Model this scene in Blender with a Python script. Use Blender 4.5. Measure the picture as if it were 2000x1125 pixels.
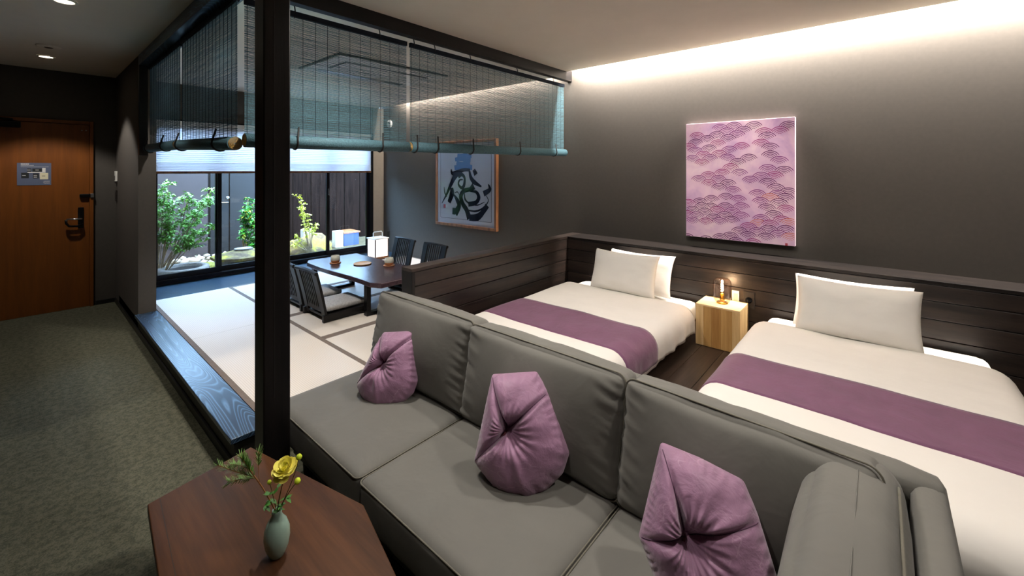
import bpy, bmesh, math, random
from math import sin, cos, pi, radians as R
from mathutils import Vector as V, Matrix, noise

for o in list(bpy.data.objects):
    bpy.data.objects.remove(o, do_unlink=True)
SC = bpy.context.scene
COL = SC.collection
random.seed(7)

# ------------------------------------------------------------------ camera
FPX, HOR, YAW, EYE = 829.0, 332.0, R(49.04), 1.47      # focal length in px of a 2000 wide frame, horizon row
cam = bpy.data.cameras.new('camera')
cam.sensor_width = 36.0
cam.lens = 36.0 * FPX / 2000.0
cam.shift_y = -(562.5 - HOR) / 2000.0
cam.clip_start = 0.02
cam.clip_end = 100
co = bpy.data.objects.new('camera', cam)
COL.objects.link(co)
co.location = (0, 0, EYE)
co.rotation_euler = (pi / 2, 0, -YAW)
SC.camera = co

# ------------------------------------------------------------------ view and daylight
vs = SC.view_settings
vs.view_transform = 'Standard'
vs.look = 'None'
vs.exposure = 0.15
vs.gamma = 1.0
vs.use_curve_mapping = False
wd = bpy.data.worlds.new('sky')
SC.world = wd
wd.use_nodes = True
bg = wd.node_tree.nodes['Background']
bg.inputs[0].default_value = (0.42, 0.66, 1.0, 1)
bg.inputs[1].default_value = 24.0


def lamp(name, kind, loc, energy, color=(1, 1, 1), rot=None, aim=None, **kw):
    l = bpy.data.lights.new(name, kind)
    l.energy = energy
    l.color = color
    for k, v in kw.items():
        setattr(l, k, v)
    o = bpy.data.objects.new(name, l)
    COL.objects.link(o)
    o.location = loc
    if aim is not None:
        o.rotation_euler = (V(aim) - V(loc)).to_track_quat('-Z', 'Y').to_euler()
    elif rot:
        o.rotation_euler = rot
    return o


lamp('sun', 'SUN', (3, 2, 9), 8.0, (1.0, 0.9, 0.72), aim=(3 + 1.2, 2 + 3.6, 9 - 8.0), angle=R(6))
WARM = (1.0, 0.94, 0.87)

# ------------------------------------------------------------------ pixel rays of the photograph (2000 x 1125)
_F = V((sin(YAW), cos(YAW), 0))
_R = V((cos(YAW), -sin(YAW), 0))
_C = V((0, 0, EYE))


def ray(x, y):
    return _F + _R * ((x - 1000) / FPX) + V((0, 0, (HOR - y) / FPX))


def onX(x, y, X):
    d = ray(x, y); return _C + d * (X / d.x)


def onY(x, y, Y):
    d = ray(x, y); return _C + d * (Y / d.y)


def onZ(x, y, Z):
    d = ray(x, y); return _C + d * ((Z - EYE) / d.z)


# ------------------------------------------------------------------ materials
def s2l(c):
    return tuple(((v / 255) / 12.92 if v / 255 <= 0.04045 else ((v / 255 + 0.055) / 1.055) ** 2.4) for v in c)


class NT:
    def __init__(s, name):
        s.m = bpy.data.materials.new(name)
        s.m.use_nodes = True
        s.t = s.m.node_tree
        s.b = s.t.nodes['Principled BSDF']

    def n(s, typ, **kw):
        nd = s.t.nodes.new(typ)
        for k, v in kw.items():
            setattr(nd, k, v)
        return nd

    def l(s, a, b):
        s.t.links.new(a, b)

    def coord(s, scale=(1, 1, 1), kind='Object', rot=(0, 0, 0)):
        tc = s.n('ShaderNodeTexCoord'); mp = s.n('ShaderNodeMapping')
        mp.inputs['Scale'].default_value = scale
        mp.inputs['Rotation'].default_value = rot
        s.l(tc.outputs[kind], mp.inputs[0])
        return mp.outputs[0]

    def noise(s, vec, scale, detail=3, rough=0.55, dist=0.0):
        n = s.n('ShaderNodeTexNoise')
        n.inputs['Scale'].default_value = scale
        n.inputs['Detail'].default_value = detail
        n.inputs['Roughness'].default_value = rough
        n.inputs['Distortion'].default_value = dist
        s.l(vec, n.inputs['Vector'])
        return n.outputs['Fac']

    def ramp(s, fac, stops):
        r = s.n('ShaderNodeValToRGB')
        e = r.color_ramp.elements
        while len(e) < len(stops):
            e.new(0.5)
        for i, (p, c) in enumerate(stops):
            e[i].position = p
            e[i].color = (*c, 1) if len(c) == 3 else c
        s.l(fac, r.inputs[0])
        return r.outputs[0]

    def bump(s, h, strength, dist=0.01, prev=None):
        b = s.n('ShaderNodeBump')
        b.inputs['Strength'].default_value = strength
        b.inputs['Distance'].default_value = dist
        s.l(h, b.inputs['Height'])
        if prev is not None:
            s.l(prev, b.inputs['Normal'])
        s.l(b.outputs[0], s.b.inputs['Normal'])
        return b.outputs[0]

    def set(s, rough=0.5, metal=0.0, spec=None, color=None):
        s.b.inputs['Roughness'].default_value = rough
        s.b.inputs['Metallic'].default_value = metal
        if spec is not None:
            s.b.inputs['Specular IOR Level'].default_value = spec
        if color is not None:
            s.b.inputs['Base Color'].default_value = (*color, 1)


M = {}


def plain(name, rgb, rough=0.5, metal=0, spec=None, nscale=0, namp=0.1, bump=0.0, bscale=80, bdist=0.004):
    k = NT(name); c = s2l(rgb)
    k.set(rough, metal, spec, c)
    if nscale:
        f = k.noise(k.coord(), nscale, 4)
        k.l(k.ramp(f, [(0.3, tuple(v * (1 - namp) for v in c)), (0.7, tuple(min(1, v * (1 + namp)) for v in c))]), k.b.inputs['Base Color'])
    if bump:
        k.bump(k.noise(k.coord(), bscale, 3), bump, bdist)
    M[name] = k.m
    return k


def wood(name, dark, light, axis='y', rough=0.35, fine=1.0, spec=0.5, bump=0.25, contrast=(0.35, 0.68), rings=0.6):
    k = NT(name); d, l = s2l(dark), s2l(light)
    st = {'x': (0.6, 9, 9), 'y': (9, 0.6, 9), 'z': (9, 9, 0.6)}[axis]
    st = tuple(v * fine for v in st)
    oi = k.n('ShaderNodeObjectInfo')
    tc = k.n('ShaderNodeTexCoord'); ad = k.n('ShaderNodeVectorMath', operation='ADD'); sc = k.n('ShaderNodeVectorMath', operation='SCALE')
    cb = k.n('ShaderNodeCombineXYZ')
    for i in range(3):
        k.l(oi.outputs['Random'], cb.inputs[i])
    k.l(cb.outputs[0], sc.inputs[0]); sc.inputs['Scale'].default_value = 13.0
    k.l(tc.outputs['Object'], ad.inputs[0]); k.l(sc.outputs[0], ad.inputs[1])
    mp = k.n('ShaderNodeMapping'); mp.inputs['Scale'].default_value = st
    k.l(ad.outputs[0], mp.inputs[0])
    f1 = k.noise(mp.outputs[0], 2.2, 5, 0.62, rings)
    f2 = k.noise(mp.outputs[0], 14.0, 3, 0.6)
    mx = k.n('ShaderNodeMath', operation='MULTIPLY_ADD'); mx.inputs[1].default_value = 0.35
    k.l(f2, mx.inputs[0]); k.l(f1, mx.inputs[2])
    sb = k.n('ShaderNodeMath', operation='SUBTRACT'); sb.inputs[1].default_value = 0.17
    k.l(mx.outputs[0], sb.inputs[0])
    k.l(k.ramp(sb.outputs[0], [(contrast[0], d), (contrast[1], l)]), k.b.inputs['Base Color'])
    k.set(rough, 0, spec)
    if bump:
        k.bump(sb.outputs[0], bump, 0.003)
    M[name] = k.m
    return k


def cathedral(name, dark, line, axis='y', rough=0.3):
    """planed softwood with raised, pale cathedral grain lines"""
    k = NT(name); d, l = s2l(dark), s2l(line)
    st = {'x': (0.55, 5, 5), 'y': (5, 0.55, 5)}[axis]
    vec = k.coord(st)
    f = k.noise(vec, 1.25, 1.5, 0.45, 0.5)
    mu = k.n('ShaderNodeMath', operation='MULTIPLY'); mu.inputs[1].default_value = 30.0
    k.l(f, mu.inputs[0])
    fr = k.n('ShaderNodeMath', operation='PINGPONG'); fr.inputs[1].default_value = 0.5
    k.l(mu.outputs[0], fr.inputs[0])
    k.l(k.ramp(fr.outputs[0], [(0.0, l), (0.10, tuple(a * .5 + b * .5 for a, b in zip(l, d))), (0.24, d), (1, tuple(v * .75 for v in d))]), k.b.inputs['Base Color'])
    k.set(rough, 0, 0.5)
    k.bump(fr.outputs[0], 0.25, 0.002)
    M[name] = k.m


def emit(name, rgb, strength):
    k = NT(name)
    k.set(0.5, 0, None, rgb)
    k.b.inputs['Emission Color'].default_value = (*rgb, 1)
    k.b.inputs['Emission Strength'].default_value = strength
    M[name] = k.m


def glassy(name, tint, gloss=0.08, rough=0.02):
    k = NT(name)
    k.t.nodes.remove(k.b)
    out = k.t.nodes['Material Output']
    tr = k.n('ShaderNodeBsdfTransparent'); tr.inputs[0].default_value = (*tint, 1)
    gl = k.n('ShaderNodeBsdfGlossy'); gl.inputs['Roughness'].default_value = rough
    lw = k.n('ShaderNodeLayerWeight'); lw.inputs[0].default_value = 0.5
    pw = k.n('ShaderNodeMath', operation='POWER'); pw.inputs[1].default_value = 4.0
    k.l(lw.outputs['Facing'], pw.inputs[0])
    ad = k.n('ShaderNodeMath', operation='MULTIPLY_ADD'); ad.inputs[1].default_value = 0.6; ad.inputs[2].default_value = gloss
    k.l(pw.outputs[0], ad.inputs[0])
    mx = k.n('ShaderNodeMixShader')
    k.l(ad.outputs[0], mx.inputs[0]); k.l(tr.outputs[0], mx.inputs[1]); k.l(gl.outputs[0], mx.inputs[2]); k.l(mx.outputs[0], out.inputs[0])
    M[name] = k.m


def fabric(name, rgb, rough=0.85, weave=900, wr=6, bump=0.15, sheen=0.3, vary=0.12, wdist=0.02, wstr=0.25):
    k = NT(name); c = s2l(rgb)
    f = k.noise(k.coord(), wr, 4, 0.55, 0.4)
    k.l(k.ramp(f, [(0.3, tuple(v * (1 - vary) for v in c)), (0.72, tuple(min(1, v * (1 + vary)) for v in c))]), k.b.inputs['Base Color'])
    k.set(rough, 0, 0.25)
    k.b.inputs['Sheen Weight'].default_value = sheen
    k.b.inputs['Sheen Roughness'].default_value = 0.5
    nb = k.bump(k.noise(k.coord(), weave, 2), bump, 0.001)
    k.bump(f, wstr, wdist, nb)
    M[name] = k.m
    return k


plain('ceiling_paint', (232, 222, 208), 0.9, nscale=3, namp=0.03)
plain('wall_paint', (77, 72, 66), 0.85, nscale=40, namp=0.05, bump=0.08, bscale=300, bdist=0.001)
plain('beige_paint', (116, 107, 95), 0.8, nscale=20, namp=0.04)
plain('black_paint', (22, 21, 22), 0.4)
plain('black_metal', (18, 18, 20), 0.32, 0.6)
plain('black_rubber', (16, 15, 15), 0.6)
plain('steel', (205, 205, 205), 0.25, 1.0)
plain('brass', (214, 164, 62), 0.22, 1.0)
plain('white_plastic', (232, 230, 224), 0.4)
plain('dark_plastic', (44, 38, 36), 0.4)
plain('linen_white', (236, 232, 225), 0.85, nscale=5, namp=0.02, bump=0.12, bscale=7, bdist=0.03)
plain('duvet_white', (240, 235, 228), 0.9, nscale=4, namp=0.02, bump=0.25, bscale=5, bdist=0.03)
plain('carcass', (26, 23, 22), 0.6)
plain('soil', (70, 64, 40), 0.95, nscale=9, namp=0.5, bump=0.6, bscale=40, bdist=0.02)
plain('moss', (136, 128, 46), 0.95, nscale=14, namp=0.4, bump=0.6, bscale=60, bdist=0.02)
plain('granite', (128, 120, 112), 0.85, nscale=60, namp=0.35, bump=0.4, bscale=90, bdist=0.006)
plain('pale_stone', (170, 166, 156), 0.85, nscale=30, namp=0.12, bump=0.4, bscale=50, bdist=0.008)
plain('stone_white', (152, 147, 138), 0.8, nscale=12, namp=0.12, bump=0.4, bscale=25, bdist=0.01)
plain('garden_wall', (64, 58, 59), 0.9, nscale=10, namp=0.06)
plain('garden_door', (25, 24, 25), 0.6, nscale=6, namp=0.06)
plain('blue_reflection', (38, 58, 118), 0.5)  # colour of the window reflection that the box imitates
plain('celadon', (146, 172, 158), 0.1, nscale=12, namp=0.08)
plain('petal', (254, 240, 120), 0.6, nscale=30, namp=0.08)
plain('bud', (206, 224, 50), 0.6)
plain('stem', (96, 84, 40), 0.6)
plain('twig', (150, 100, 52), 0.7)
plain('vase_leaf', (58, 122, 36), 0.5, nscale=40, namp=0.35)
plain('needle', (112, 150, 76), 0.6, nscale=60, namp=0.3)
plain('leaf_fresh', (108, 158, 58), 0.5, nscale=16, namp=0.45)
plain('leaf_glossy', (58, 132, 46), 0.32, nscale=16, namp=0.5)
plain('leaf_lime', (196, 196, 58), 0.5, nscale=16, namp=0.3)
plain('bark', (150, 130, 104), 0.85, nscale=30, namp=0.25)
plain('ceramic_cup', (198, 196, 182), 0.5, nscale=40, namp=0.08)
plain('clay', (186, 128, 84), 0.7, nscale=50, namp=0.1)
plain('ink', (14, 22, 42), 0.7, spec=0.1)
plain('ink_reflection', (40, 110, 176), 0.5)  # upper strokes: bright blue reflection painted as ink colour
plain('seal_red', (170, 60, 70), 0.6)
plain('paper', (206, 210, 220), 0.7)
plain('mat_board', (216, 218, 226), 0.7)
plain('sign_blue', (96, 104, 128), 0.5)
plain('sign_dark', (40, 42, 44), 0.5)
plain('sign_cream', (232, 224, 190), 0.5)
plain('tassel', (84, 28, 40), 0.8)
plain('purple_seam', (88, 58, 82), 0.8)
plain('canvas_edge', (200, 180, 190), 0.8)
plain('wave_dark', (92, 20, 88), 0.7, spec=0.03)
plain('wave_mid', (122, 40, 118), 0.7, spec=0.03)
plain('wave_red', (150, 40, 112), 0.7, spec=0.03)
plain('wave_gold', (206, 120, 104), 0.7, spec=0.03)
plain('roll_gold', (196, 152, 70), 0.6)
emit('filament', (1.0, 0.72, 0.38), 60)
emit('downlight_lens', (1.0, 0.86, 0.66), 14)
emit('paper_lantern', (1.0, 0.86, 0.80), 0.85)
glassy('window_glass', (0.93, 0.96, 0.97), 0.02)
glassy('smoke_glass', (0.86, 0.76, 0.70), 0.10)
glassy('picture_glass', (0.98, 0.98, 0.99), 0.02)
wood('black_wood', (11, 10, 11), (24, 20, 19), 'z', 0.45, spec=0.3)
wood('black_wood_x', (12, 11, 12), (26, 22, 21), 'x', 0.45, spec=0.3)
wood('ledge_wood', (18, 15, 14), (34, 28, 25), 'y', 0.5, spec=0.25)
wood('plank_y', (24, 20, 18), (58, 46, 40), 'y', 0.4, contrast=(0.36, 0.72))
wood('plank_x', (24, 20, 18), (58, 46, 40), 'x', 0.4, contrast=(0.36, 0.72))
wood('floor_plank', (34, 27, 23), (64, 50, 42), 'x', 0.28)
wood('fence_wood', (17, 11, 9), (34, 24, 20), 'z', 0.95, spec=0.05)
wood('door_wood', (112, 60, 12), (128, 71, 17), 'z', 0.45, bump=0.05)
wood('frame_wood', (104, 66, 40), (150, 100, 62), 'z', 0.45)
wood('pale_wood', (196, 158, 104), (232, 202, 150), 'z', 0.5, contrast=(0.3, 0.7))
wood('pale_wood_top', (222, 190, 138), (240, 214, 168), 'y', 0.5)
wood('coffee_wood', (60, 36, 20), (88, 55, 31), 'y', 0.5, spec=0.2, fine=0.5, rings=0.3)
wood('table_wood', (52, 38, 46), (78, 58, 62), 'y', 0.25)
wood('tray_wood', (206, 160, 100), (232, 192, 134), 'y', 0.5)
cathedral('blue_lit_grain_y', (20, 36, 56), (84, 112, 138), 'y')  # dark wood with the blue sky reflection put into its colour
cathedral('blue_lit_grain_x', (26, 44, 62), (40, 70, 88), 'x')  # same daylight blue painted into the boards running along x
fabric('sofa_fabric', (112, 110, 104), 0.75, 1200, 5, 0.1, 0.15, 0.06)
fabric('piping', (112, 108, 96), 0.75, 1200, 5, 0.1, 0.15, 0.06)


def silk():
    k = fabric('purple_silk', (156, 116, 144), 0.45, 700, 16, 0.1, 0.4, 0.12, 0.02, 0.35)
    src = k.b.inputs['Base Color'].links[0].from_socket
    vec = k.coord((1.0, 1.0, 1.6), rot=(0.3, 0.5, 0.2))
    ns = k.n('ShaderNodeTexNoise'); ns.inputs['Scale'].default_value = 9
    k.l(vec, ns.inputs['Vector'])
    mxv = k.n('ShaderNodeMixRGB'); mxv.inputs[0].default_value = 0.16
    k.l(vec, mxv.inputs[1]); k.l(ns.outputs['Color'], mxv.inputs[2])
    vo = k.n('ShaderNodeTexVoronoi', feature='DISTANCE_TO_EDGE'); vo.inputs['Scale'].default_value = 13
    k.l(mxv.outputs[0], vo.inputs['Vector'])
    f = k.ramp(vo.outputs['Distance'], [(0.0, (1, 1, 1)), (0.03, (0, 0, 0)), (1, (0, 0, 0))])
    g = k.ramp(k.noise(vec, 6, 2), [(0.45, (0, 0, 0)), (0.6, (0.5, 0.5, 0.5))])
    mu = k.n('ShaderNodeMath', operation='MULTIPLY'); k.l(f, mu.inputs[0]); k.l(g, mu.inputs[1])
    mx = k.n('ShaderNodeMixRGB'); k.l(mu.outputs[0], mx.inputs[0]); k.l(src, mx.inputs[1]); mx.inputs[2].default_value = (*s2l((214, 180, 200)), 1)
    k.l(mx.outputs[0], k.b.inputs['Base Color'])


silk()
fabric('runner_purple', (118, 76, 104), 0.6, 900, 9, 0.15, 0.3, 0.12)
fabric('zabuton', (176, 174, 172), 0.9, 500, 60, 0.3, 0.1, 0.2)
fabric('heri', (112, 100, 92), 0.8, 900, 30, 0.2, 0.0, 0.05)
fabric('sudare_teal', (76, 108, 118), 0.6, 300, 120, 0.2, 0.0, 0.3)
fabric('sudare_cord', (24, 32, 44), 0.8, 900, 60, 0.1, 0.0, 0.1)


def mat_carpet():
    k = NT('carpet')
    f = k.noise(k.coord(), 34, 4, 0.7); g = k.noise(k.coord(), 130, 3, 0.75)
    mx = k.n('ShaderNodeMath', operation='MULTIPLY_ADD'); mx.inputs[1].default_value = 0.9
    k.l(g, mx.inputs[0]); k.l(f, mx.inputs[2])
    k.l(k.ramp(mx.outputs[0], [(0.55, s2l((46, 47, 38))), (0.95, s2l((80, 80, 66))), (1.0, s2l((92, 91, 76)))]), k.b.inputs['Base Color'])
    k.set(0.95, 0, 0.1)
    k.bump(g, 0.6, 0.006)
    M['carpet'] = k.m


def mat_tatami(name, horiz):
    k = NT(name)
    w = k.n('ShaderNodeTexWave', wave_type='BANDS', bands_direction='X' if horiz else 'Y')
    w.inputs['Scale'].default_value = 26; w.inputs['Distortion'].default_value = 0.4; w.inputs['Detail'].default_value = 1
    k.l(k.coord(), w.inputs['Vector'])
    w2 = k.n('ShaderNodeTexWave', wave_type='BANDS', bands_direction='Y' if horiz else 'X')
    w2.inputs['Scale'].default_value = 60
    k.l(k.coord(), w2.inputs['Vector'])
    mx = k.n('ShaderNodeMath', operation='MULTIPLY'); k.l(w.outputs['Fac'], mx.inputs[0]); k.l(w2.outputs['Fac'], mx.inputs[1])
    k.l(k.ramp(mx.outputs[0], [(0.0, s2l((200, 190, 178))), (0.8, s2l((224, 215, 204)))]), k.b.inputs['Base Color'])
    k.set(0.5, 0, 0.4)
    k.bump(mx.outputs[0], 0.25, 0.002)
    M[name] = k.m


def mat_canvas():
    k = NT('pink_canvas')
    f = k.noise(k.coord((1, 1, 1)), 4.2, 4, 0.6, 0.6)
    k.l(k.ramp(f, [(0.28, s2l((196, 156, 200))), (0.5, s2l((226, 188, 214))), (0.72, s2l((242, 214, 224)))]), k.b.inputs['Base Color'])
    k.set(0.75, 0, 0.2)
    M['pink_canvas'] = k.m


def mat_slat():
    k = NT('blind_slat')
    k.set(0.6, 0, 0.3, s2l((236, 234, 236)))
    out = k.t.nodes['Material Output']
    tl = k.n('ShaderNodeBsdfTranslucent'); tl.inputs[0].default_value = (*s2l((240, 236, 240)), 1)
    mx = k.n('ShaderNodeMixShader'); mx.inputs[0].default_value = 0.34
    k.l(k.b.outputs[0], mx.inputs[1]); k.l(tl.outputs[0], mx.inputs[2]); k.l(mx.outputs[0], out.inputs[0])
    M['blind_slat'] = k.m


def mat_moss_rock():
    k = NT('moss_rock')
    f = k.noise(k.coord(), 6, 5, 0.6, 0.4)
    k.l(k.ramp(f, [(0.38, s2l((92, 78, 62))), (0.5, s2l((120, 104, 70))), (0.6, s2l((150, 140, 58))), (0.75, s2l((176, 160, 84)))]), k.b.inputs['Base Color'])
    k.set(0.95, 0, 0.1)
    k.bump(k.noise(k.coord(), 30, 4), 0.6, 0.02)
    M['moss_rock'] = k.m


mat_moss_rock(); mat_carpet(); mat_tatami('tatami_y', True); mat_tatami('tatami_x', False); mat_canvas(); mat_slat()


# ------------------------------------------------------------------ geometry helpers
class MB:
    def __init__(s):
        s.v = []; s.f = []; s.mi = []; s.cur = 0; s.sm = []; s.smooth = False

    def add(s, vs, fs):
        o = len(s.v)
        s.v += [tuple(p) for p in vs]
        for f in fs:
            s.f.append(tuple(i + o for i in f)); s.mi.append(s.cur); s.sm.append(s.smooth)
        return s

    def box(s, x0, x1, y0, y1, z0, z1):
        vs = [(x, y, z) for z in (z0, z1) for y in (y0, y1) for x in (x0, x1)]
        return s.add(vs, [(0, 2, 3, 1), (4, 5, 7, 6), (0, 1, 5, 4), (2, 6, 7, 3), (0, 4, 6, 2), (1, 3, 7, 5)])

    def prism(s, pts, z0, z1):
        n = len(pts)
        vs = [(p[0], p[1], z0) for p in pts] + [(p[0], p[1], z1) for p in pts]
        fs = [tuple(range(n))[::-1], tuple(range(n, 2 * n))] + [(i, (i + 1) % n, n + (i + 1) % n, n + i) for i in range(n)]
        return s.add(vs, fs)

    def tube(s, pts, r, n=8, closed=False, cap=True):
        pts = [V(p) for p in pts]; m = len(pts)
        rs = r if isinstance(r, (list, tuple)) else [r] * m
        vs = []; up = None
        for i, p in enumerate(pts):
            if closed:
                t = (pts[(i + 1) % m] - pts[i - 1])
            else:
                t = pts[min(i + 1, m - 1)] - pts[max(i - 1, 0)]
            t = t.normalized() if t.length > 1e-9 else V((0, 0, 1))
            if up is None:
                a = V((0, 0, 1)) if abs(t.z) < 0.9 else V((1, 0, 0))
                up = a - t * a.dot(t)
            else:
                up = up - t * up.dot(t)
            up.normalize(); sd = t.cross(up)
            for k in range(n):
                a = 2 * pi * k / n
                vs.append(p + (up * cos(a) + sd * sin(a)) * rs[i])
        fs = []
        for i in range(m if closed else m - 1):
            for k in range(n):
                a, b = i * n + k, i * n + (k + 1) % n
                c, d = ((i + 1) % m) * n + (k + 1) % n, ((i + 1) % m) * n + k
                fs.append((a, b, c, d))
        if cap and not closed:
            fs.append(tuple(range(n))[::-1]); fs.append(tuple(range((m - 1) * n, m * n)))
        return s.add(vs, fs)

    def lathe(s, prof, c=(0, 0, 0), n=32, cap=True):
        vs = []
        for (r, z) in prof:
            for k in range(n):
                a = 2 * pi * k / n
                vs.append((c[0] + r * cos(a), c[1] + r * sin(a), c[2] + z))
        fs = []
        for i in range(len(prof) - 1):
            for k in range(n):
                fs.append((i * n + k, i * n + (k + 1) % n, (i + 1) * n + (k + 1) % n, (i + 1) * n + k))
        if cap:
            fs.append(tuple(range(n))[::-1]); fs.append(tuple(range((len(prof) - 1) * n, len(prof) * n)))
        return s.add(vs, fs)

    def grid(s, fn, nu, nv):
        vs = [fn(i / nu, j / nv) for i in range(nu + 1) for j in range(nv + 1)]
        fs = [(i * (nv + 1) + j, (i + 1) * (nv + 1) + j, (i + 1) * (nv + 1) + j + 1, i * (nv + 1) + j + 1) for i in range(nu) for j in range(nv)]
        return s.add(vs, fs)

    def build(s, name, mat, parent=None, smooth=False, bevel=0.0, seg=2, loc=None, auto=True, weld=False):
        me = bpy.data.meshes.new(name)
        off = V(loc) if loc is not None else V((0, 0, 0))
        me.from_pydata([tuple(V(p) - off) for p in s.v], [], s.f)
        mats = mat if isinstance(mat, (list, tuple)) else [mat]
        for m in mats:
            me.materials.append(M[m])
        for i, p in enumerate(me.polygons):
            p.material_index = s.mi[i]
            p.use_smooth = smooth or s.sm[i]
        if bevel or weld:
            bm = bmesh.new(); bm.from_mesh(me)
            if weld:
                bmesh.ops.remove_doubles(bm, verts=bm.verts, dist=1e-5)
            if bevel:
                bmesh.ops.bevel(bm, geom=[e for e in bm.edges if len(e.link_faces) == 2 and e.calc_face_angle(0) > 0.5], offset=bevel, segments=seg, affect='EDGES', profile=0.5)
            bmesh.ops.recalc_face_normals(bm, faces=bm.faces)
            bm.to_mesh(me); bm.free()
        me.update()
        o = bpy.data.objects.new(name, me)
        COL.objects.link(o)
        o.location = off
        if parent is not None:
            o.parent = parent
            o.location = off - WORLD[parent.name] if parent.name in WORLD else off
            WORLD[o.name] = off
        else:
            WORLD[o.name] = off
        return o


WORLD = {}


def empty(name, label, cat, loc=(0, 0, 0), group=None, rz=0.0):
    o = bpy.data.objects.new(name, None)
    COL.objects.link(o)
    o.location = loc
    o.rotation_euler = (0, 0, rz)
    o.empty_display_size = 0.05
    WORLD[o.name] = V((0, 0, 0)) if rz else V(loc)
    return tag(o, label, cat, group)


def tag(o, label=None, cat=None, group=None, kind=None):
    if label: o['label'] = label
    if cat: o['category'] = cat
    if group: o['group'] = group
    if kind: o['kind'] = kind
    return o


def struct(o, label):
    return tag(o, label, None, None, 'structure')


def copy_tree(o, parent=None):
    c = o.copy(); COL.objects.link(c)
    if parent is not None:
        c.parent = parent
    for ch in o.children:
        copy_tree(ch, c)
    return c


def B(x0, x1, y0, y1, z0, z1):
    return MB().box(x0, x1, y0, y1, z0, z1)


def soft_box(mb, hx, hy, hz, r, n=12, puff=(0, 0, 0), wr=0.0, seed=0, xf=None, pinch=0.0, gather=0.0):
    """rounded, puffed cushion centred on the origin, then moved by xf"""
    H = (hx, hy, hz); bmv = {}
    vs = []; fs = []

    def pt(p):
        q = V((p[0] * hx, p[1] * hy, p[2] * hz))
        inner = V([max(-(H[i] - r), min(H[i] - r, q[i])) for i in range(3)])
        d = q - inner
        if d.length > 1e-9:
            q = inner + d.normalized() * r
        for i in range(3):
            a, b = p[(i + 1) % 3], p[(i + 2) % 3]
            g = max(0, 1 - a * a) * max(0, 1 - b * b)
            sg = p[i]
            q[i] += puff[i] * g * sg
        if pinch:
            e = abs(p[0] * p[1] * p[2])
            q *= 1 + pinch * e
        if wr:
            w = noise.noise(V((q.x * 7 + seed * 3.1, q.y * 7, q.z * 7)))
            w2 = noise.noise(V((q.x * 22 + seed, q.y * 22, q.z * 9)))
            nn = q.normalized()
            q += nn * (wr * w + wr * 0.35 * w2)
        if gather and abs(p[1]) > 0.5:
            g = max(0, abs(p[0]) - 0.72) / 0.28
            q.y += gather * g * (1 - 0.4 * g) * noise.noise(V((seed * 5 + p[0] * 2, 0, q.z * 42 + q.x * 12)))
        return q

    # spacing that puts more points near the edges
    ts = [sin((i / n - 0.5) * pi) * 0.55 + (i / n * 2 - 1) * 0.45 for i in range(n + 1)]
    for ax in range(3):
        for sg in (-1, 1):
            idx = {}
            for i in range(n + 1):
                for j in range(n + 1):
                    p = [0, 0, 0]; p[ax] = sg; p[(ax + 1) % 3] = ts[i]; p[(ax + 2) % 3] = ts[j]
                    key = tuple(round(c, 5) for c in p)
                    if key not in bmv:
                        q = pt(p)
                        bmv[key] = len(vs); vs.append(xf @ q if xf is not None else q)
                    idx[i, j] = bmv[key]
            for i in range(n):
                for j in range(n):
                    f = (idx[i, j], idx[i + 1, j], idx[i + 1, j + 1], idx[i, j + 1])
                    fs.append(f if sg > 0 else f[::-1])
    mb.smooth = True
    mb.add(vs, fs)
    return mb


def frame(origin, xa, za):
    """4x4 with local x along xa, local z along za"""
    x = V(xa).normalized(); z = V(za); z = (z - x * z.dot(x)).normalized(); y = z.cross(x)
    m = Matrix((x, y, z)).transposed().to_4x4()
    m.translation = V(origin)
    return m
# ================================================================== the setting
P = 0.17            # height of the raised floors above the carpet
XW = 3.83           # right wall
XL = -1.05          # left wall of the entrance side
YB = -2.3           # wall behind the camera
YD = 6.46           # entrance door wall
YWIN = 6.1          # window wall
CZ = 2.5            # ceiling
TZ = 2.46           # ceiling of the tatami room

struct(B(XL, 4.0, YB, YD, -0.08, 0.0).build('floor', 'carpet'), 'mottled grey green carpet floor')
struct(B(XW, XW + 0.12, YB, YWIN + 0.1, 0, 2.75).build('wall_right', 'wall_paint'), 'dark grey wall behind the headboard')
struct(B(XL - 0.12, XL, YB, YD + 0.1, 0, 2.75).build('wall_left', 'wall_paint'), 'dark grey wall at the entrance')
struct(B(XL - 0.12, XW + 0.12, YB - 0.12, YB, 0, 2.75).build('wall_back', 'wall_paint'), 'dark grey wall opposite the window')
struct(B(0.68, 0.806, 5.05, YD, 0, 2.6).build('wall_pier', 'wall_paint'), 'dark grey wall end between entrance and tatami room')
w = MB().box(XL, -0.42, YD, YD + 0.12, 0, 2.6).box(0.50, 0.68, YD, YD + 0.12, 0, 2.6).box(-0.42, 0.50, YD, YD + 0.12, 1.99, 2.6)
struct(w.build('wall_door', 'wall_paint'), 'dark grey entrance wall around the door')
w = MB().box(0.806, 3.64, YWIN, YWIN + 0.12, 2.05, 2.75).box(0.806, 0.9, YWIN, YWIN + 0.12, 0, 2.05).box(0.9, 3.64, YWIN, YWIN + 0.12, 0, 0.19)
struct(w.build('wall_window', 'wall_paint'), 'dark grey wall over the garden window')
struct(B(3.64, XW, YWIN - 0.02, YWIN + 0.12, P, TZ).build('trim_1', 'beige_paint'), 'beige strip of wall beside the garden window')

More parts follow.
